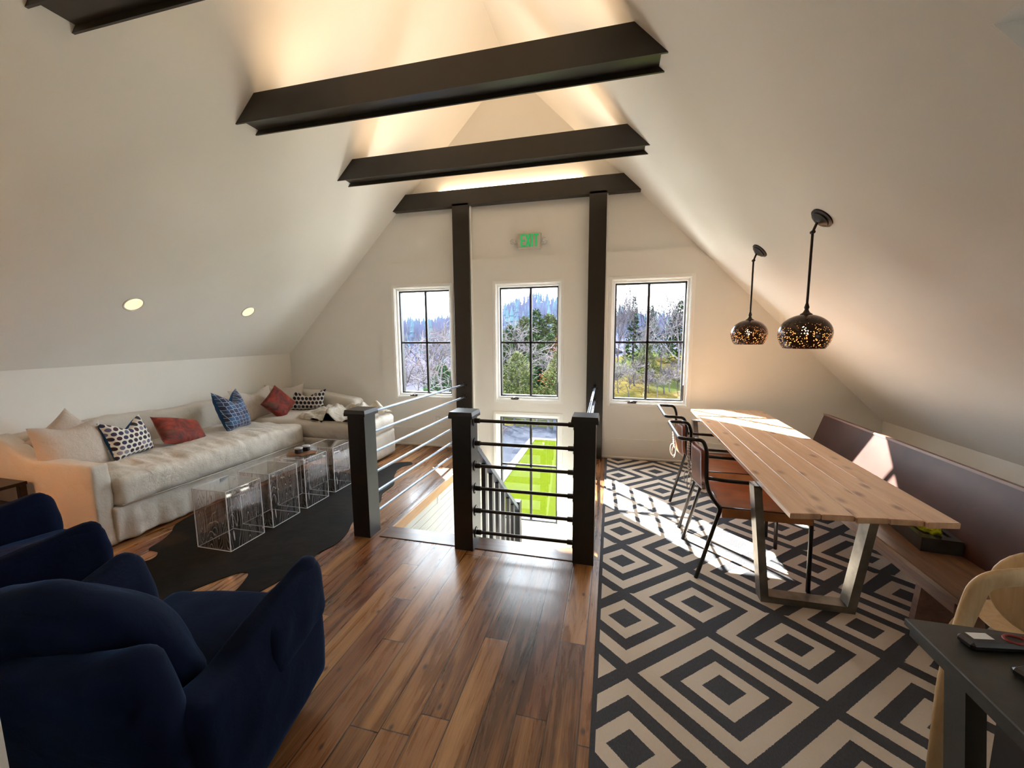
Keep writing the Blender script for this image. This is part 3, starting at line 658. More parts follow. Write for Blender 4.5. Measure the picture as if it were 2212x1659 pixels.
pillow('throw_pillow', 'black dotted pillow on the chaise behind the blanket', 'dots2', (-4.17, 4.72, .72), .52, .30, .14, (1, .15, .06), (-.0, .35, 1), .09, seed=9, group='pillows on the sofa')
# throw blanket on chaise
n = N('cream_fur_throw'); p = n.pos(); f = n.noise(p, 13, 4, .6, .8)
n.P(Base_Color=n.ramp(f, [(.3, (.55, .45, .34)), (.5, (.76, .70, .60)), (.7, (.85, .83, .78))]), Roughness=.95, Sheen_Weight=.5, Specular_IOR_Level=.1); n.bump(f, .6, .02); M['fur'] = n.m
b = B(); NX, NY = 90, 56; g = []
for i in range(NX+1):
    rw = []
    for j in range(NY+1):
        u = i/NX; v = j/NY
        x = -3.95 + 1.07*u; w0 = .07+.37*min(1, u*2.6); yc = 4.33+.14*u+.05*math.sin(u*5)
        y = yc + (v-.5)*2*w0*(1+.14*math.sin(u*15+v*3)); y = max(4.10, y)
        e = min(1, 5*min(v, 1-v))**.7*min(1, 7*min(u, 1-u+.05))**.7
        z = .585 + e*(.075+.09*noise.noise(V((x*5.2, y*5.2+x*2, 1)))+.05*math.sin(x*15+y*11+4*noise.noise(V((x*3, y*3, 4)))) + .03*noise.noise(V((x*17, y*17, 2))))
        z += .05*math.exp(-((x+3.22)**2+(y-4.62)**2)/.03)
        rw.append(b.verts.new((x, y, z)))
    g.append(rw)
for i in range(NX):
    for j in range(NY): b.faces.new([g[i][j], g[i+1][j], g[i+1][j+1], g[i][j+1]])
bmesh.ops.solidify(b, geom=b.faces, thickness=.008)
tag(obj('throw_blanket', b, 'fur', None, True), 'crumpled cream fur throw on the chaise', 'blanket')

# ------------------------------------------------------------------ acrylic cubes
CX0, CX1, CH = -3.075, -2.757, .475
def cube(y0, label, rz=0):
    t = thing('acrylic_cube', label, 'side table', ((CX0+CX1)/2, y0+.15, .006), (0, 0, rz), group='clear engraved acrylic cubes in a row')
    a = (CX1-CX0)/2; c = .15; th = .008; h = CH-.006
    box('side_panel', (-a, -a+th, -c, c, 0, h-th), 'acryl', t); box('side_panel', (a-th, a, -c, c, 0, h-th), 'acryl', t)
    box('side_panel', (-a+th, a-th, -c, -c+th, 0, h-th), 'acryl', t); box('side_panel', (-a+th, a-th, c-th, c, 0, h-th), 'acryl', t)
    box('top_panel', (-a, a, -c, c, h-th, h), 'acryltop', t)
    e = .0026; b = B()
    for sx in (-a, a):
        for sy in (-c, c): add_box(b, sx-e, sx+e, sy-e, sy+e, 0, h)
    for z in (0.0, h-.001):
        for s in (-1, 1): add_box(b, -a, a, s*c-e, s*c+e, z-e*.3, z+e); add_box(b, s*a-e, s*a+e, -c, c, z-e*.3, z+e)
    o = obj('polished_edge', b, 'acryledge', t); o['label'] = 'bright polished edges'
    return t
cube(2.232, 'clear acrylic cube nearest the camera, left end of the row'); cube(2.62, 'second clear acrylic cube from the camera, empty top', .01)
cube(3.01, 'clear acrylic cube carrying the coaster board and two candles'); cube(3.415, 'farthest clear acrylic cube, partly behind the newel post', -.01)
b = B(); hexp = [(-3.07, 3.165), (-3.0, 3.07), (-2.86, 3.10), (-2.80, 3.22), (-2.83, 3.285), (-3.01, 3.29)]
add_prism(b, [(x, y, CH+.001) for x, y in hexp], (0, 0, .008)); tag(obj('serving_board', b, wood('board_wood', (.09, .035, .012), (.26, .12, .05), 0, 2)), 'thin brown wooden board on the third acrylic cube', 'tray')
def candle(x, y, label):
    t = thing('candle_tin', label, 'candle', (x, y, CH+.009), group='black candle tins on the board')
    b = B(); add_lathe(b, [(.0005, 0), (.033, 0), (.036, .004), (.036, .040), (.0355, .042)], 28); obj('tin', b, 'black', t, True, 35)
    b = B(); add_lathe(b, [(.0365, .040), (.0375, .043), (.0375, .052), (.034, .054), (.0005, .054)], 28); obj('lid', b, simple('lid_rim', (.55, .56, .6), .3, .5), t, True, 35)
candle(-2.955, 3.175, 'left black candle tin on the wooden board'); candle(-2.945, 3.262, 'right black candle tin, behind the other on the board')

# ------------------------------------------------------------------ blue armchairs
def armchair(label, loc, rz):
    t = thing('velvet_armchair', label, 'armchair', loc, (0, 0, rz), group='navy velvet armchairs')
    def basefn(s):
        k = max(0, s.z-.02)/.36; f_ = 1-.10*(1-min(1, k))**2
        return V((s.x*f_, s.y*f_, s.z))
    obj('chair_base', soft_box(-.45, .45, -.33, .42, .012, .42, .10, (20, 20, 12), (.015, .015, 0), .008, 5, 2, basefn), 'velvet', t, True)
    obj('seat_cushion', soft_box(-.275, .275, -.15, .455, .34, .475, .055, (20, 26, 8), (.0, .012, .025), .006, 6, 4), 'velvet', t, True)
    for s in (-1, 1):
        def armf(q, s=s):
            y = q.y; k = max(0, (q.z-.30)/.30); ty = (y+.27)/.70
            top = -.01*(1-ty) + .085*max(0, ty-.25)**1.3 - .03*math.exp(-((ty-.22)/.18)**2)
            nar = 1-.55*k*max(0, min(1, ty))
            x = s*(.375 + (abs(q.x)-.375)*nar + .035*k*ty)
            yy = y - .05*max(0, k-.6)*max(0, ty-.6)*2
            return V((x, yy, q.z + top*k))
        a_ = obj('arm', soft_box(s*.295, s*.455, -.27, .425, .10, .625, .055, (8, 24, 18), (.01, .0, 0), .007, 5, 8+s, armf), 'velvet', t, True)
        def covf(q, s=s):
            r = armf(q, s); return V((r.x + s*.0, r.y, r.z))
        obj('arm_cover', soft_box(s*.284, s*.468, .02, .438, .36, .612, .06, (8, 18, 12), (.01, 0, 0), .010, 7, 18+s, covf), 'velvet', a_, True)
    def backf(q):
        k = max(0, (q.z-.3)/.5); e = abs(q.x)/.44
        return V((q.x*(1-.10*k), q.y-.10*k, q.z + .05*k*e**3 - .02*k*(1-e)))
    obj('backrest', soft_box(-.44, .44, -.31, -.15, .05, .80, .07, (26, 8, 26), (.0, .02, .01), .010, 4, 13, backf), 'velvet', t, True)
    def cushf(q):
        k = (q.z-.45)/.4; return V((q.x*(1-.12*max(0, k)), q.y-.16*max(0, k), q.z+.05*k*(1-(q.x/.3)**2)))
    obj('back_cushion', soft_box(-.31, .31, -.16, .04, .45, .86, .09, (22, 10, 20), (.01, .03, .02), .010, 5, 19, cushf), 'velvet', t, True)
    return t
armchair('navy velvet armchair nearest the camera with its seat in view', (-1.58, .90, 0), .2)
armchair('navy velvet armchair at the left edge behind the nearest one', (-3.07, 1.10, 0), -.25)
# dark side table with lamp at the left edge
t = thing('side_table', 'dark wood side table beside the sofa arm at the left edge', 'side table', (-4.60, 1.72, 0))
for sx in (-.22, .22):
    for sy in (-.22, .22): box('leg', (sx-.02, sx+.02, sy-.02, sy+.02, 0, .50), 'bronze', t, .002)
box('tabletop', (-.245, .245, -.245, .245, .50, .525), 'bronze', t, .003); box('shelf', (-.22, .22, -.22, .22, .33, .35), 'bronze', t, .002)
t = thing('floor_lamp', 'warm floor lamp at the left beside the sofa, outside the picture', 'lamp', (-4.28, 1.02, 0))
b = B(); add_lathe(b, [(.0005, 0), (.14, 0), (.14, .015), (.02, .03), (.012, .05), (.012, 1.15)], 24); obj('base', b, 'bronze', t, True, 40)
b = B(); add_lathe(b, [(.19, 1.12), (.14, 1.40)], 32); obj('lamp_shade', b, simple('lamp_shade_linen', (.8, .6, .4), .8), t, True)
b = B(); bmesh.ops.create_uvsphere(b, u_segments=14, v_segments=8, radius=.04); bmesh.ops.translate(b, verts=b.verts, vec=(0, 0, 1.19)); obj('bulb', b, emis('floor_lamp_bulb', (1, .45, .16), 85), t, True)

# ------------------------------------------------------------------ dining table
t = thing('dining_table', 'long knotty pine table with steel trapezoid legs', 'dining table', (0, 0, 0))
NLx, NLy, NRx, NRy = .848, 2.098, 1.550, 2.141; FLx, FLy, FRx, FRy = .893, 4.87, 1.640, 4.93
def tp(u, v):
    a = V((NLx+(NRx-NLx)*u, NLy+(NRy-NLy)*u)); c = V((FLx+(FRx-FLx)*u, FLy+(FRy-FLy)*u)); return a+(c-a)*v
for i in range(5):
    b = B(); u0, u1 = i/5+.0012, (i+1)/5-.0012; q = [tp(u0, -.003+.004*(i % 2)), tp(u1, .003), tp(u1, 1), tp(u0, 1)]
    add_prism(b, [(p_.x, p_.y, .732) for p_ in q], (0, 0, .028)); bmesh.ops.recalc_face_normals(b, faces=b.faces)
    bmesh.ops.bevel(b, geom=list(b.edges), offset=.003, segments=2, affect='EDGES'); o = obj('top_board', b, 'pine', t)
def legframe(y, nm):
    b = B(); w_ = .032; yy = y
    pts = [(.825, .728), (.905, .012), (1.39, .012), (1.475, .728)]; inn = [(.868, .728), (.945, .052), (1.35, .052), (1.432, .728)]
    for k in range(3):
        q = [pts[k], pts[k+1], inn[k+1], inn[k]]; add_prism(b, [(p_[0], yy, p_[1]) for p_ in q], (0, .085, 0))
    add_box(b, .825, 1.475, yy, yy+.085, .722, .731)
    return obj(nm, b, 'rawsteel', t)
legframe(2.52, 'leg_frame'); legframe(4.35, 'leg_frame')
# sling chairs
def sling(label, y0, y1, dx=0):
    t = thing('sling_chair', label, 'chair', (.9+dx, (y0+y1)/2, .011), group='tan leather sling chairs at the dining table'); ox = -.9; h = (y1-y0)/2; r = .0125
    def P_(x, y, z): return V((x+ox, y, z-.011))
    for s in (-1, 1):
        y = s*h
        b = B(); add_tube(b, fillet([P_(.575, y, .011), P_(.70, y, .505), P_(.655, y, .555), P_(.620, y, .62), P_(.605, y, .70), P_(.600, y, .88), P_(.575, y, .945), P_(.52, y, .948)], .03), r, 10); obj('rear_leg', b, 'blackm', t, True)
        b = B(); add_tube(b, fillet([P_(.607, y, .70), P_(.70, y, .692), P_(1.19, y, .675), P_(1.21, y, .45), P_(1.222, y, .011)], .04), r, 10); obj('armrest', b, 'blackm', t, True)
        b = B(); add_tube(b, [P_(.70, y, .505), P_(1.205, y, .50)], r, 10); obj('seat_rail', b, 'blackm', t, True)
    b = B(); add_tube(b, fillet([P_(.525, -h, .948), P_(.435, -h, .95), P_(.435, h, .95), P_(.525, h, .948)], .045, 7), r, 10); obj('top_rail', b, 'blackm', t, True)
    b = B(); add_tube(b, [P_(1.19, -h, .49), P_(1.19, h, .49)], .01, 8); add_tube(b, [P_(.72, -h, .49), P_(.72, h, .49)], .01, 8); obj('cross_rail', b, 'blackm', t, True)
    def sheet(fn, nu, nv, th=.006):
        b = B(); g = [[b.verts.new(fn(i/nu, j/nv)) for j in range(nv+1)] for i in range(nu+1)]
        for i in range(nu):
            for j in range(nv): b.faces.new([g[i][j], g[i+1][j], g[i+1][j+1], g[i][j+1]])
        bmesh.ops.solidify(b, geom=b.faces, thickness=th); return b
    obj('seat', sheet(lambda u, v: P_(.705+.505*u, (v*2-1)*(h+.008), .520-.022*math.sin(PI*v)-.006*math.sin(PI*u)), 12, 14), 'leather', t, True)
    for s in (-1, 1): box('seat_flap', (.705+ox, 1.21+ox, s*(h+.016)-.003, s*(h+.016)+.003, .455-.011, .512-.011), 'leather', t)
    def path(v):
        pts = [(.612, .62), (.603, .70), (.598, .80), (.596, .875)]; k = v*3; i = min(2, int(k)); f = k-i; return pts[i][0]+(pts[i+1][0]-pts[i][0])*f, pts[i][1]+(pts[i+1][1]-pts[i][1])*f
    def bk(u, v): x, z = path(v); return P_(x-.030*math.sin(PI*u)+.014, (u*2-1)*(h+.010), z)
    obj('back_sling', sheet(bk, 14, 8), 'leather', t, True)
    def bo(u, v):
        x, z = path(v); uu = u*.40 if u < .5 else 1-(1-u)*.40; return P_(x-.022-.03*math.sin(PI*uu), (uu*2-1)*(h+.012), z)
    for s in (0, 1):
        obj('back_wrap', sheet(lambda u, v, s=s: (lambda x, z, uu: P_(x-.024-.028*math.sin(PI*uu), (uu*2-1)*(h+.012), z))(*path(v), (.03+.37*u) if s == 0 else (.97-.37*u)), 8, 8, .004), 'leather', t, True)
    b = B(); L_ = []
    for k in range(13):
        x, z = path(k/12*.96+.02); L_.append(P_(x-.058, (-.10 if k % 2 else .10)*h*2*.95, z))
    add_tube(b, L_, .0028, 6)
    L2 = [P_(path(k/12*.96+.02)[0]-.058, (.10 if k % 2 else -.10)*h*2*.95, path(k/12*.96+.02)[1]) for k in range(13)]; add_tube(b, L2, .0028, 6)
    for s in (-1, 1): add_tube(b, [P_(.56, 0, .64)+V((-.012-.02*math.sin(a), s*(.03+.03*math.sin(a)), -.045+.055*math.cos(a))) for a in [k*2*PI/14 for k in range(14)]], .0028, 6, True)
    obj('lacing', b, 'cord', t, True)
sling('tan leather sling chair nearer the camera', 2.69, 3.21); sling('tan leather sling chair nearer the window', 3.40, 3.94)

# ------------------------------------------------------------------ pew bench, trough
t = thing('pew_bench', 'long dark wooden bench with a tall oxblood back', 'bench', (0, 0, 0))
box('seat', (1.655, 2.03, 2.25, 4.62, .300, .335), 'pewseat', t, .004)
b = B(); add_box(b, 1.662, 1.690, 2.28, 4.60, .238, .300, .003); obj('apron', b, 'pewapron', t)
for y in (2.53, 4.25):
    b = B(); add_prism(b, [(1.672, y, .0115), (1.99, y, .0115), (1.96, y, .299), (1.692, y, .299)], (0, .04, 0)); obj('leg', b, 'pewapron', t)
b = B(); add_prism(b, [(1.985, 2.25, .336), (2.005, 2.25, .31), (2.160, 2.25, .775), (2.125, 2.25, .785)], (0, 2.42, 0)); obj('backrest', b, 'pewback', t)
b = B(); add_prism(b, [(2.118, 2.25, .782), (2.165, 2.25, .772), (2.172, 2.25, .788), (2.122, 2.25, .798)], (0, 2.43, 0)); obj('back_cap', b, 'pewapron', t)
t = thing('stone_trough', 'dark rectangular planter trough on the bench', 'planter', (1.795, 2.735, .336), (0, 0, -.11))
stone = simple('dark_glazed_trough', (.03, .029, .027), .22, var=.5, scale=6)
stop_ = simple('trough_inner_ledge', (.20, .18, .15), .4, var=.3, scale=10)
b = B()
for bx in ((0, .19, 0, .05, 0, .085), (0, .19, .56, .62, 0, .085), (0, .03, .05, .56, 0, .085), (.16, .19, .05, .56, 0, .085), (.03, .16, .05, .56, 0, .03)): add_box(b, *bx)
obj('shell', b, stone, t)
box('ledge', (.03, .16, .05, .56, .03, .068), stop_, t)
n = N('bright_moss'); f = n.noise(n.pos(), 60, 4); n.P(Base_Color=n.ramp(f, [(.3, (.20, .24, .0)), (.7, (.55, .58, .01))]), Roughness=.95); n.bump(f, 1, .01); M['moss'] = n.m
b = B(); bmesh.ops.create_icosphere(b, subdivisions=4, radius=1)
for v in b.verts: v.co = V((v.co.x*.05, v.co.y*.12, max(-.3, v.co.z)*.045))*(1+.35*noise.noise(v.co*3)) + V((.092, .175, .096))
tag(obj('moss_clump', b, 'moss', None, True, loc=(1.795, 2.735, .336), rot=(0, 0, -.11)), 'bright yellow green moss in the dark trough', 'moss')

# ------------------------------------------------------------------ pale wooden chair and black table at the right edge
t = thing('bentwood_chair', 'pale bentwood chair with a round back at the right edge', 'chair', (1.53, 1.72, 0))
def strap(pts, w_, th, nm, m='ashwood'):
    b = B(); K = fillet(pts, .10, 8); rings = []
    for i, p_ in enumerate(K):
        d = (K[min(i+1, len(K)-1)]-K[max(i-1, 0)]).normalized(); s = V((0, 1, .15)).cross(d).normalized(); q = d.cross(s).normalized()
        W = w_[0]+(w_[1]-w_[0])*i/(len(K)-1)
        rings.append([b.verts.new(p_ + s*W*math.cos(a)*.5 + q*th*math.sin(a)*.5) for a in [k*2*PI/12 for k in range(12)]])
    for A, Bq in zip(rings, rings[1:]):
        for j in range(12): b.faces.new([A[j], A[(j+1) % 12], Bq[(j+1) % 12], Bq[j]])
    b.faces.new(rings[0][::-1]); b.faces.new(rings[-1]); return obj(nm, b, m, t, True)
for s in (1, -1):
    strap([(-.41*s, -.20, .012), (-.365*s, -.13, .44), (-.262*s, -.03, .60), (-.225*s, -.02, .735), (-.10*s, -.01, .76)], (.055, .075), .032, 'rear_leg')
    strap([(.30+.22*s, .36-.20*s, .012), (.26+.17*s, .31-.15*s, .30), (.20+.1*s, .22-.1*s, .44)], (.04, .06), .03, 'front_leg')
b = B(); bmesh.ops.create_uvsphere(b, u_segments=32, v_segments=16, radius=1); bmesh.ops.scale(b, verts=b.verts, vec=(.155, .022, .16)); obj('backrest', b, 'ashwood', t, True, loc=(0, 0, .685), rot=(-.12, 0, -.5))
b = B(); bmesh.ops.create_uvsphere(b, u_segments=32, v_segments=16, radius=1); bmesh.ops.scale(b, verts=b.verts, vec=(.20, .20, .02)); obj('seat', b, 'ashwood', t, True, loc=(.16, .17, .45))
t = thing('black_table', 'black table with angled legs at the lower right corner', 'table', (.89, 0, 0))
tb = simple('charcoal_lacquer', (.030, .031, .027), .33, var=.2, scale=30, bump=.05, bscale=200)
box('tabletop', (0, .80, .35, 1.385, .727, .75), tb, t, .003)
box('apron', (.012, .79, .36, 1.375, .70, .7265), tb, t)
for x_ in (.03, .72):
    b = B(); add_prism(b, [(x_, 1.27, .705), (x_+.045, 1.27, .705), (x_+.045, 1.20, .705), (x_, 1.20, .705)], (0, -.10, -.694)); obj('leg', b, tb, t)
    b = B(); add_prism(b, [(x_, .50, .705), (x_+.045, .50, .705), (x_+.045, .43, .705), (x_, .43, .705)], (0, .10, -.694)); obj('leg', b, tb, t)
box('side_panel', (.055, .07, .50, 1.14, .02, .70), 'black', t)
blk = simple('black_plastic', (.012, .011, .013), .35, var=.2)
t = thing('remote_control', 'black remote with a white sticker and a red ring on the black table', 'remote control', (.97, 1.292, .7505), (0, 0, .17))
box('body', (0, .21, -.028, .022, 0, .024), blk, t, .008)
o = box('sticker', (.022, .075, -.006, .018, .0235, .0245), 'plate', t); o['label'] = 'white sticker'
b = B(); add_tube(b, [(.128+.024*math.cos(a), -.004+.017*math.sin(a), .025) for a in [k*2*PI/24 for k in range(24)]], .0035, 8, True); add_box(b, .16, .205, -.012, .012, .0235, .026, .002); obj('button_ring', b, simple('red_plastic', (.22, .015, .015), .4), t)
t = thing('remote_control', 'black remote with small coloured buttons nearer the corner of the picture', 'remote control', (1.035, 1.185, .7505), (0, 0, .38))
box('body', (-.02, .18, -.028, .028, 0, .022), blk, t, .007)
rnd = random.Random(5)
cols = [simple('button_'+c, v, .4) for c, v in (('teal', (.1, .4, .38)), ('orange', (.6, .2, .08)), ('white', (.6, .6, .6)), ('green', (.12, .3, .12)), ('grey', (.2, .2, .22)))]
for i in range(8):
    for j in range(4): box('button', (.045+i*.016, .054+i*.016, -.022+j*.012, -.014+j*.012, .0215, .0238), rnd.choice(cols), t, .001)

# ------------------------------------------------------------------ exterior
rnd = random.Random(11)
def groundmat(name, a, c, sc_=1.5, rough=.95, b_=None):
    n = N(name); p = n.pos(); f = n.noise(p, sc_, 5, .65); g = n.noise(p, sc_*.13, 3)
    col = n.ramp(f, [(.3, a), (.7, c)])
    if b_: col = n.mix(n.ramp(g, [(.42, 0.0), (.6, 1.0)]), col, b_)
    n.P(Base_Color=col, Roughness=rough, Specular_IOR_Level=0); return n.m
M['turf'] = groundmat('artificial_turf', (.015, .0215, .001), (.022, .029, .0015), 9)
M['gravel'] = groundmat('grey_patio', (.010, .012, .018), (.023, .025, .033), 2.2)
M['curb'] = simple('white_curb', (.10, .095, .085), .8, spec=0)
M['dry'] = groundmat('dry_grass', (.022, .018, .006), (.048, .038, .012), 1.2, b_=(.02, .026, .008))
M['woods'] = groundmat('haze_tinted_hill', (.022, .024, .04), (.035, .034, .05), .25)  # bluish distance haze painted into the hill ground colour
M['bark'] = simple('bare_bark', (.035, .030, .034), .9, spec=0, var=.5, scale=3)
M['barkp'] = simple('pale_bark', (.07, .062, .066), .9, spec=0, var=.4, scale=3)
M['pinen'] = groundmat('pine_needles', (.012, .028, .014), (.04, .06, .024), 3)
M['pinel'] = groundmat('yellow_green_needles', (.03, .04, .016), (.075, .085, .032), 3)  # needles of a paler, yellower green than the other pines
M['greenb'] = groundmat('evergreen_bush', (.008, .035, .012), (.03, .09, .025), 5)
M['orange'] = groundmat('russet_leaves', (.06, .018, .01), (.12, .04, .022), 4)
M['farwood'] = groundmat('distant_bare_woods', (.036, .042, .075), (.062, .066, .105), .4)  # haze of the far hills painted in as a blue tint
M['farpine'] = groundmat('distant_pines', (.03, .055, .075), (.045, .075, .085), .4)  # same haze blue painted into the far pines
def lerp(tab, v):
    if v <= tab[0][0]: return tab[0][1]
    for (a, fa), (c, fc) in zip(tab, tab[1:]):
        if v <= c: return fa+(fc-fa)*(v-a)/(c-a)
    return tab[-1][1]
SK = [(-.8, .015), (-.62, .018), (-.54, .022), (-.50, .020), (-.45, .028), (-.40, .036), (-.34, .044), (-.275, .056), (-.22, .080), (-.185, .086), (-.15, .074), (-.11, .055), (0, .028), (.12, .012), (.4, .0)]
def gz(x, y):
    r = x/max(y, 1); z = -3.31
    if y > 24:
        k = max(0, min(1, (r+.06)/.08)); k2 = min(y, 55)-28
        z += k*max(0, k2)*.095 - (1-k)*max(0, min(y, 50)-26)*.05
    if y > 55:
        t_ = min(1, (y-55)/285); zt = 1.62+340*lerp(SK, r); z0 = z
        z = z0 + (zt-z0)*(t_**1.15) + 1.5*noise.noise(V((x*.02, y*.02, 0)))*min(1, t_*4)
        if y > 340: z -= (y-340)*.25
    return z
b = B(); ys = [5.6, 12, 20, 24, 26, 28, 30, 34, 38, 43, 49, 55, 62, 75, 92, 115, 145, 180, 220, 260, 300, 330, 345, 420]; rs = [-1.4+.05*i for i in range(51)]; g = []
for y in ys: g.append([b.verts.new((r*y, y, gz(r*y, y))) for r in rs])
for i in range(len(ys)-1):
    for j in range(len(rs)-1): b.faces.new([g[i][j], g[i][j+1], g[i+1][j+1], g[i+1][j]])
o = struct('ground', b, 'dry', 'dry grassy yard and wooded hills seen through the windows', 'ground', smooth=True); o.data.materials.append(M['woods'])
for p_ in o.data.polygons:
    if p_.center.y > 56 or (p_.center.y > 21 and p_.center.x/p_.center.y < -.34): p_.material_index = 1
b = B(); add_box(b, -14, 8, 5.42, 9.3, -3.34, -3.25); struct('ground_bounce_slab', b, simple('pale_bounce_slab', (.5, .48, .44), .9, spec=.1), 'unseen pale slab added below the house to bounce sunlight onto the ceiling', 'ground')  # added out of view as a reflector, throws sun up through the windows
b = B(); add_box(b, -14, 8, 9.3, 20.6, -3.34, -3.29); struct('ground_patio', b, 'gravel', 'bluish grey patio around the lawn', 'ground')
b = B(); add_box(b, -3.4, 6, 9.31, 17.9, -3.32, -3.26); tag(obj('lawn', b, 'turf'), 'bright green lawn strip seen through the lower stair window', 'lawn', kind='stuff')
b = B(); add_box(b, -3.68, -3.4, 9.31, 18.18, -3.32, -3.24); add_box(b, -3.4, 6, 17.9, 18.18, -3.32, -3.24); tag(obj('lawn_curb', b, 'curb'), 'white stone edging around the green lawn', 'curb')
t = thing('garden_fence', 'dark post and rail fence at the far side of the patio', 'fence', (-3, 20.7, -3.3))
for i in range(16): box('post', (-4.6+i*.62, -4.5+i*.62, -.05, .05, 0, 1.1), 'black', t)
for z in (.18, .42, .66, .90, 1.08): box('rail', (-4.6, 4.8, -.015, .015, z-.014, z+.014), 'black', t)
brick = groundmat('brick_pillar', (.035, .016, .013), (.06, .035, .03), 9)
t = thing('garden_wall', 'low reddish brick wall at the left end of the patio', 'wall', (-6.4, 19.9, -3.3)); box('wall_block', (-.9, .8, -.25, .25, 0, .75), brick, t); box('cap', (-.95, .85, -.3, .3, .75, .82), 'curb', t)
t = thing('garden_wall', 'grey stone pier beside the fence behind the lawn', 'wall', (-2.55, 20.2, -3.3)); box('wall_block', (-.3, .6, -.2, .3, 0, .95), groundmat('grey_stone', (.02, .024, .035), (.045, .05, .065), 8), t); box('cap', (-.35, .65, -.25, .35, .95, 1.02), 'curb', t)
t = thing('far_house', 'small pale house behind the bare trees in the right window', 'house', (-.35, 60, -2.7))
hm = simple('house_siding', (.035, .035, .05), .8, spec=0); box('walls', (-2.6, 1.6, 0, 4, -.5, 1.9), hm, t); b = B(); add_prism(b, [(-2.9, -.2, 1.8), (1.9, -.2, 1.8), (-.5, -.2, 3.2)], (0, 4.4, 0)); obj('roof', b, simple('house_roof', (.025, .024, .035), .8), t)
for x_ in (-1.6, .3):
    w_ = box('window', (x_, x_+.8, -.05, .02, .4, 1.4), simple('house_window_frame', (.09, .09, .1), .5), t); box('pane', (x_+.1, x_+.7, -.08, -.04, .5, 1.3), 'black', w_)
# trees
def branch(bm, p, d, L_, r, lev, R, spread=.55, grav=.0, seg=4):
    n_ = 4; pts = [p]; q = p.copy(); dd = d.copy()
    for i in range(n_):
        dd = (dd + V((R.uniform(-.16, .16), R.uniform(-.16, .16), R.uniform(-.06, .12)-grav))).normalized(); q = q+dd*L_/n_; pts.append(q.copy())
    add_tube(bm, pts, [r*(1-.55*i/n_) for i in range(n_+1)], seg, caps=False)
    if lev == 0: return
    k = 4 if lev > 1 else 5
    for i in range(k):
        f = .30+.70*(i+.5)/k; idx = min(n_-1, int(f*n_)); base = pts[idx].lerp(pts[idx+1], f*n_-idx)
        a = R.uniform(0, 2*PI); s1, t1 = frame_at(dd); nd = (dd*(1-spread) + (s1*math.cos(a)+t1*math.sin(a))*spread*1.3 + V((0, 0, .15))).normalized()
        branch(bm, base, nd, L_*R.uniform(.5, .72), max(.0034, r*.5), lev-1, R, spread, grav, 3)
def bare_mesh(seed, spread, lev=4):
    R = random.Random(seed); bm = B(); branch(bm, V((0, 0, -.05)), V((0, 0, 1)),   .62, .015, lev, R, spread, 0, 5)
    me = bpy.data.meshes.new('bare_tree'); bm.to_mesh(me); bm.free(); me.materials.append(M['bark']); return me
BT = [bare_mesh(3, .5), bare_mesh(8, .62), bare_mesh(15, .4)]
BTp = []
for me in BT:
    m_ = me.copy(); m_.materials[0] = M['barkp']; BTp.append(m_)
def bare(label, x, y, h, k, pale=False, rz=0, wd=1.0, grp='bare trees outside the windows', nm='bare_tree'):
    o = bpy.data.objects.new(nm, (BTp if pale else BT)[k]); C.objects.link(o); o.location = (x, y, gz(x, y)); o.scale = (h*wd, h*wd, h); o.rotation_euler = (0, 0, rz); tag(o, label, 'tree', grp)
def conifer_mesh(seed, wid, m, dens=900, fluffy=.16, shape=1.0):
    """trunk plus needle tufts on whorled boughs"""
    R = random.Random(seed); bm = B()
    for i in range(dens):
        f = R.random()**.8; z = .08+.92*f; rad = wid*((1-f)**shape)*(.45+.55*R.random())+.01
        a = R.uniform(0, 2*PI); lob = 1+.25*math.sin(a*3+z*9+seed); c = V((math.cos(a)*rad*lob, math.sin(a)*rad*lob, z+R.uniform(-.02, .02)))
        out = V((math.cos(a), math.sin(a), R.uniform(-.2, .5))).normalized()
        for k_ in range(3):
            d = (out+V((R.uniform(-.7, .7), R.uniform(-.7, .7), R.uniform(-.4, .7)))).normalized(); L_ = fluffy*R.uniform(.25, .6)*(1.15-f*.7); s1 = frame_at(d)[0]*L_*.22
            bm.faces.new([bm.verts.new(c), bm.verts.new(c+d*L_*.5+s1), bm.verts.new(c+d*L_), bm.verts.new(c+d*L_*.5-s1)])
    me = bpy.data.meshes.new('foliage'); bm.to_mesh(me); bm.free(); me.materials.append(M[m]); return me
bm = B(); add_tube(bm, [(0, 0, -.05), (.01, 0, .4), (0, .01, .9)], [.02, .014, .004], 6); TR = bpy.data.meshes.new('trunk'); bm.to_mesh(TR); bm.free(); TR.materials.append(M['bark'])
FM = {'dark': conifer_mesh(1, .26, 'pinen'), 'dark2': conifer_mesh(2, .34, 'pinen', 1200, .2, .7), 'light': conifer_mesh(4, .46, 'pinel', 1800, .17, .6), 'bush': conifer_mesh(5, .52, 'greenb', 2200, .2, .6), 'russet': conifer_mesh(6, .32, 'orange', 700, .14, .5), 'narrow': conifer_mesh(7, .13, 'pinen', 700, .14)}
def leafy(label, x, y, h, kind, wd=1.0, nm='pine_tree', grp=None):
    t = thing(nm, label, 'tree', (x, y, gz(x, y)), (0, 0, rnd.uniform(0, 6)), grp); t.scale = (h*wd, h*wd, h)
    for me, q in ((TR, 'trunk'), (FM[kind], 'foliage')):
        o = bpy.data.objects.new(q, me); C.objects.link(o); o.parent = t
bare('bare tree with spreading pale branches at the left side of the left window', -11.2, 20, 5.4, 1, True, .3, 1.3)
bare('bare tree in the middle of the left window', -10.6, 24, 6.0, 0, True, 1.2, 1.2)
bare('bare tree near the left column in the left window', -11.4, 29, 6.4, 1, True, 2.2, 1.2)
bare('slim bare tree deep behind the others in the left window', -16.5, 33, 6.0, 2, False, 2.9, 1.2)
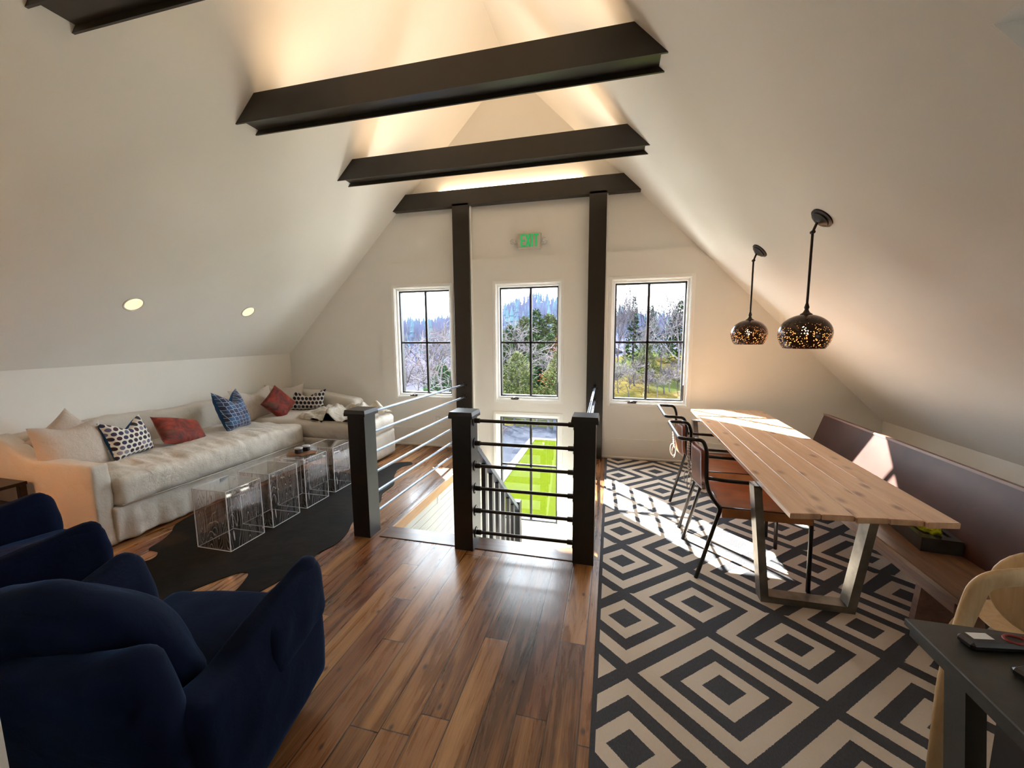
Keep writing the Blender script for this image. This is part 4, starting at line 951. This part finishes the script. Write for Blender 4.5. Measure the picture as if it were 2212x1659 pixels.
bare('pale bare tree in the middle window above the light green pine', -6.0, 25.5, 5.0, 1, True, 4, 1.3)
bare('bare tree in the middle window beside the left sash', -8.2, 31, 6.5, 0, True, 5, 1.2)
lab3 = [('tall bare tree at the left edge of the right window', .45, 40, 8.6, 2, .55), ('thin tall bare tree left of the muntin in the right window', 1.35, 42, 8.0, 0, .6), ('bare tree beside the dark narrow evergreen in the right window', 2.9, 43, 7.0, 2, .7),
        ('big finely branched tree at the right of the right window', 5.6, 38, 9.0, 1, .8), ('second big bare tree against the sky in the right window', 4.6, 41, 8.0, 0, .8), ('bare tree low at the muntin in the right window', 3.3, 39, 5.5, 1, .9), ('tall bare tree touching the right sash of the right window', 6.7, 40, 10.0, 2, .9), ('bare tree behind the small house in the right window', -.6, 44, 7.4, 0, .8)]
for k_, (l_, x_, y_, h_, i_, w_) in enumerate(lab3): bare(l_, x_, y_, h_, i_, k_ % 2 == 1, k_*1.1, w_)
ORD = ['first', 'second', 'third', 'fourth', 'fifth', 'sixth', 'seventh', 'eighth', 'ninth', 'tenth', 'eleventh', 'twelfth', 'thirteenth', 'fourteenth']
for k_ in range(14):
    x_ = -.2+k_*.46+rnd.uniform(-.2, .2); y_ = 29.5+rnd.uniform(0, 5)
    bare(f'leafless shrub on the dry slope in the right window, {ORD[k_]} from the left', x_, y_, rnd.uniform(1.7, 2.7), k_ % 3, k_ % 2 == 0, k_*2.1, 1.5, 'leafless shrubs on the dry slope', 'bare_shrub')
for k_ in range(13):
    x_ = -17+k_*.62; y_ = 28+rnd.uniform(0, 5)
    bare(f'leafless shrub below the left window trees, {ORD[k_]} from the left', x_, y_, rnd.uniform(2.2, 3.2), k_ % 3, True, k_*1.7, 1.5, 'leafless shrubs in the left window', 'bare_shrub')
leafy('dark narrow evergreen left of the muntin in the right window', 2.15, 44, 7.2, 'narrow', 1, grp='evergreens in the right window')
leafy('low evergreen right of the muntin in the right window', 4.4, 50, 6.0, 'dark', 1, grp='evergreens in the right window')
leafy('yellow green pine on the slope in the right window', 3.0, 37, 3.2, 'light', .9, grp='evergreens in the right window')
leafy('bushy evergreen at the right sash of the right window', 7.0, 46, 6.5, 'dark2', 1, grp='evergreens in the right window')
leafy('rounded deep green bush low in the left window', -12.3, 27.5, 2.9, 'bush', .95, 'evergreen_bush')
pl = ['at the left sash', 'left of the muntin', 'just behind the muntin', 'right of the muntin, tallest', 'toward the right sash', 'at the right sash']
for k_, (x_, y_, h_) in enumerate([(-13.6, 49, 6.6), (-12.0, 47, 7.0), (-10.4, 48, 8.0), (-8.6, 46, 8.6), (-7.2, 47, 8.2), (-5.9, 48, 8.0)]):
    leafy(f'pine of the middle window tree line, {pl[k_]}', x_, y_, h_, 'dark2' if k_ % 2 else 'light', .95, grp='pine tree line in the middle window')
for k_, (x_, y_, h_) in enumerate([(-8.7, 33, 4.7), (-5.0, 33, 5.2), (-6.6, 36, 5.2)]):
    leafy(f"dark pine filling the lower middle window, {['left', 'right', 'centre'][k_]} one", x_, y_, h_, 'dark2', 1.05, grp='dark pines low in the middle window')
leafy('light olive pine in front, left half of the middle window', -5.55, 23.5, 3.8, 'light', .9, grp='light pines in the middle window')
leafy('light olive pine at the right edge of the middle window', -2.95, 23.4, 4.0, 'light', .8, grp='light pines in the middle window')
leafy('russet leaved tree at the right edge of the middle window', -3.75, 30, 5.1, 'russet', .9, 'russet_tree')
leafy('small dark shrub at the bottom of the middle window', -4.3, 24.5, 1.2, 'bush', 1, 'small_shrub')
# distant woods: one mass nobody could count
for nm, mat, cnt, lab in (('distant_bare_woods', 'farwood', 3600, 'bare woods covering the far hills, bluish haze painted into their colour'), ('distant_pine_woods', 'farpine', 420, 'dark pines scattered through the far hillside woods')):
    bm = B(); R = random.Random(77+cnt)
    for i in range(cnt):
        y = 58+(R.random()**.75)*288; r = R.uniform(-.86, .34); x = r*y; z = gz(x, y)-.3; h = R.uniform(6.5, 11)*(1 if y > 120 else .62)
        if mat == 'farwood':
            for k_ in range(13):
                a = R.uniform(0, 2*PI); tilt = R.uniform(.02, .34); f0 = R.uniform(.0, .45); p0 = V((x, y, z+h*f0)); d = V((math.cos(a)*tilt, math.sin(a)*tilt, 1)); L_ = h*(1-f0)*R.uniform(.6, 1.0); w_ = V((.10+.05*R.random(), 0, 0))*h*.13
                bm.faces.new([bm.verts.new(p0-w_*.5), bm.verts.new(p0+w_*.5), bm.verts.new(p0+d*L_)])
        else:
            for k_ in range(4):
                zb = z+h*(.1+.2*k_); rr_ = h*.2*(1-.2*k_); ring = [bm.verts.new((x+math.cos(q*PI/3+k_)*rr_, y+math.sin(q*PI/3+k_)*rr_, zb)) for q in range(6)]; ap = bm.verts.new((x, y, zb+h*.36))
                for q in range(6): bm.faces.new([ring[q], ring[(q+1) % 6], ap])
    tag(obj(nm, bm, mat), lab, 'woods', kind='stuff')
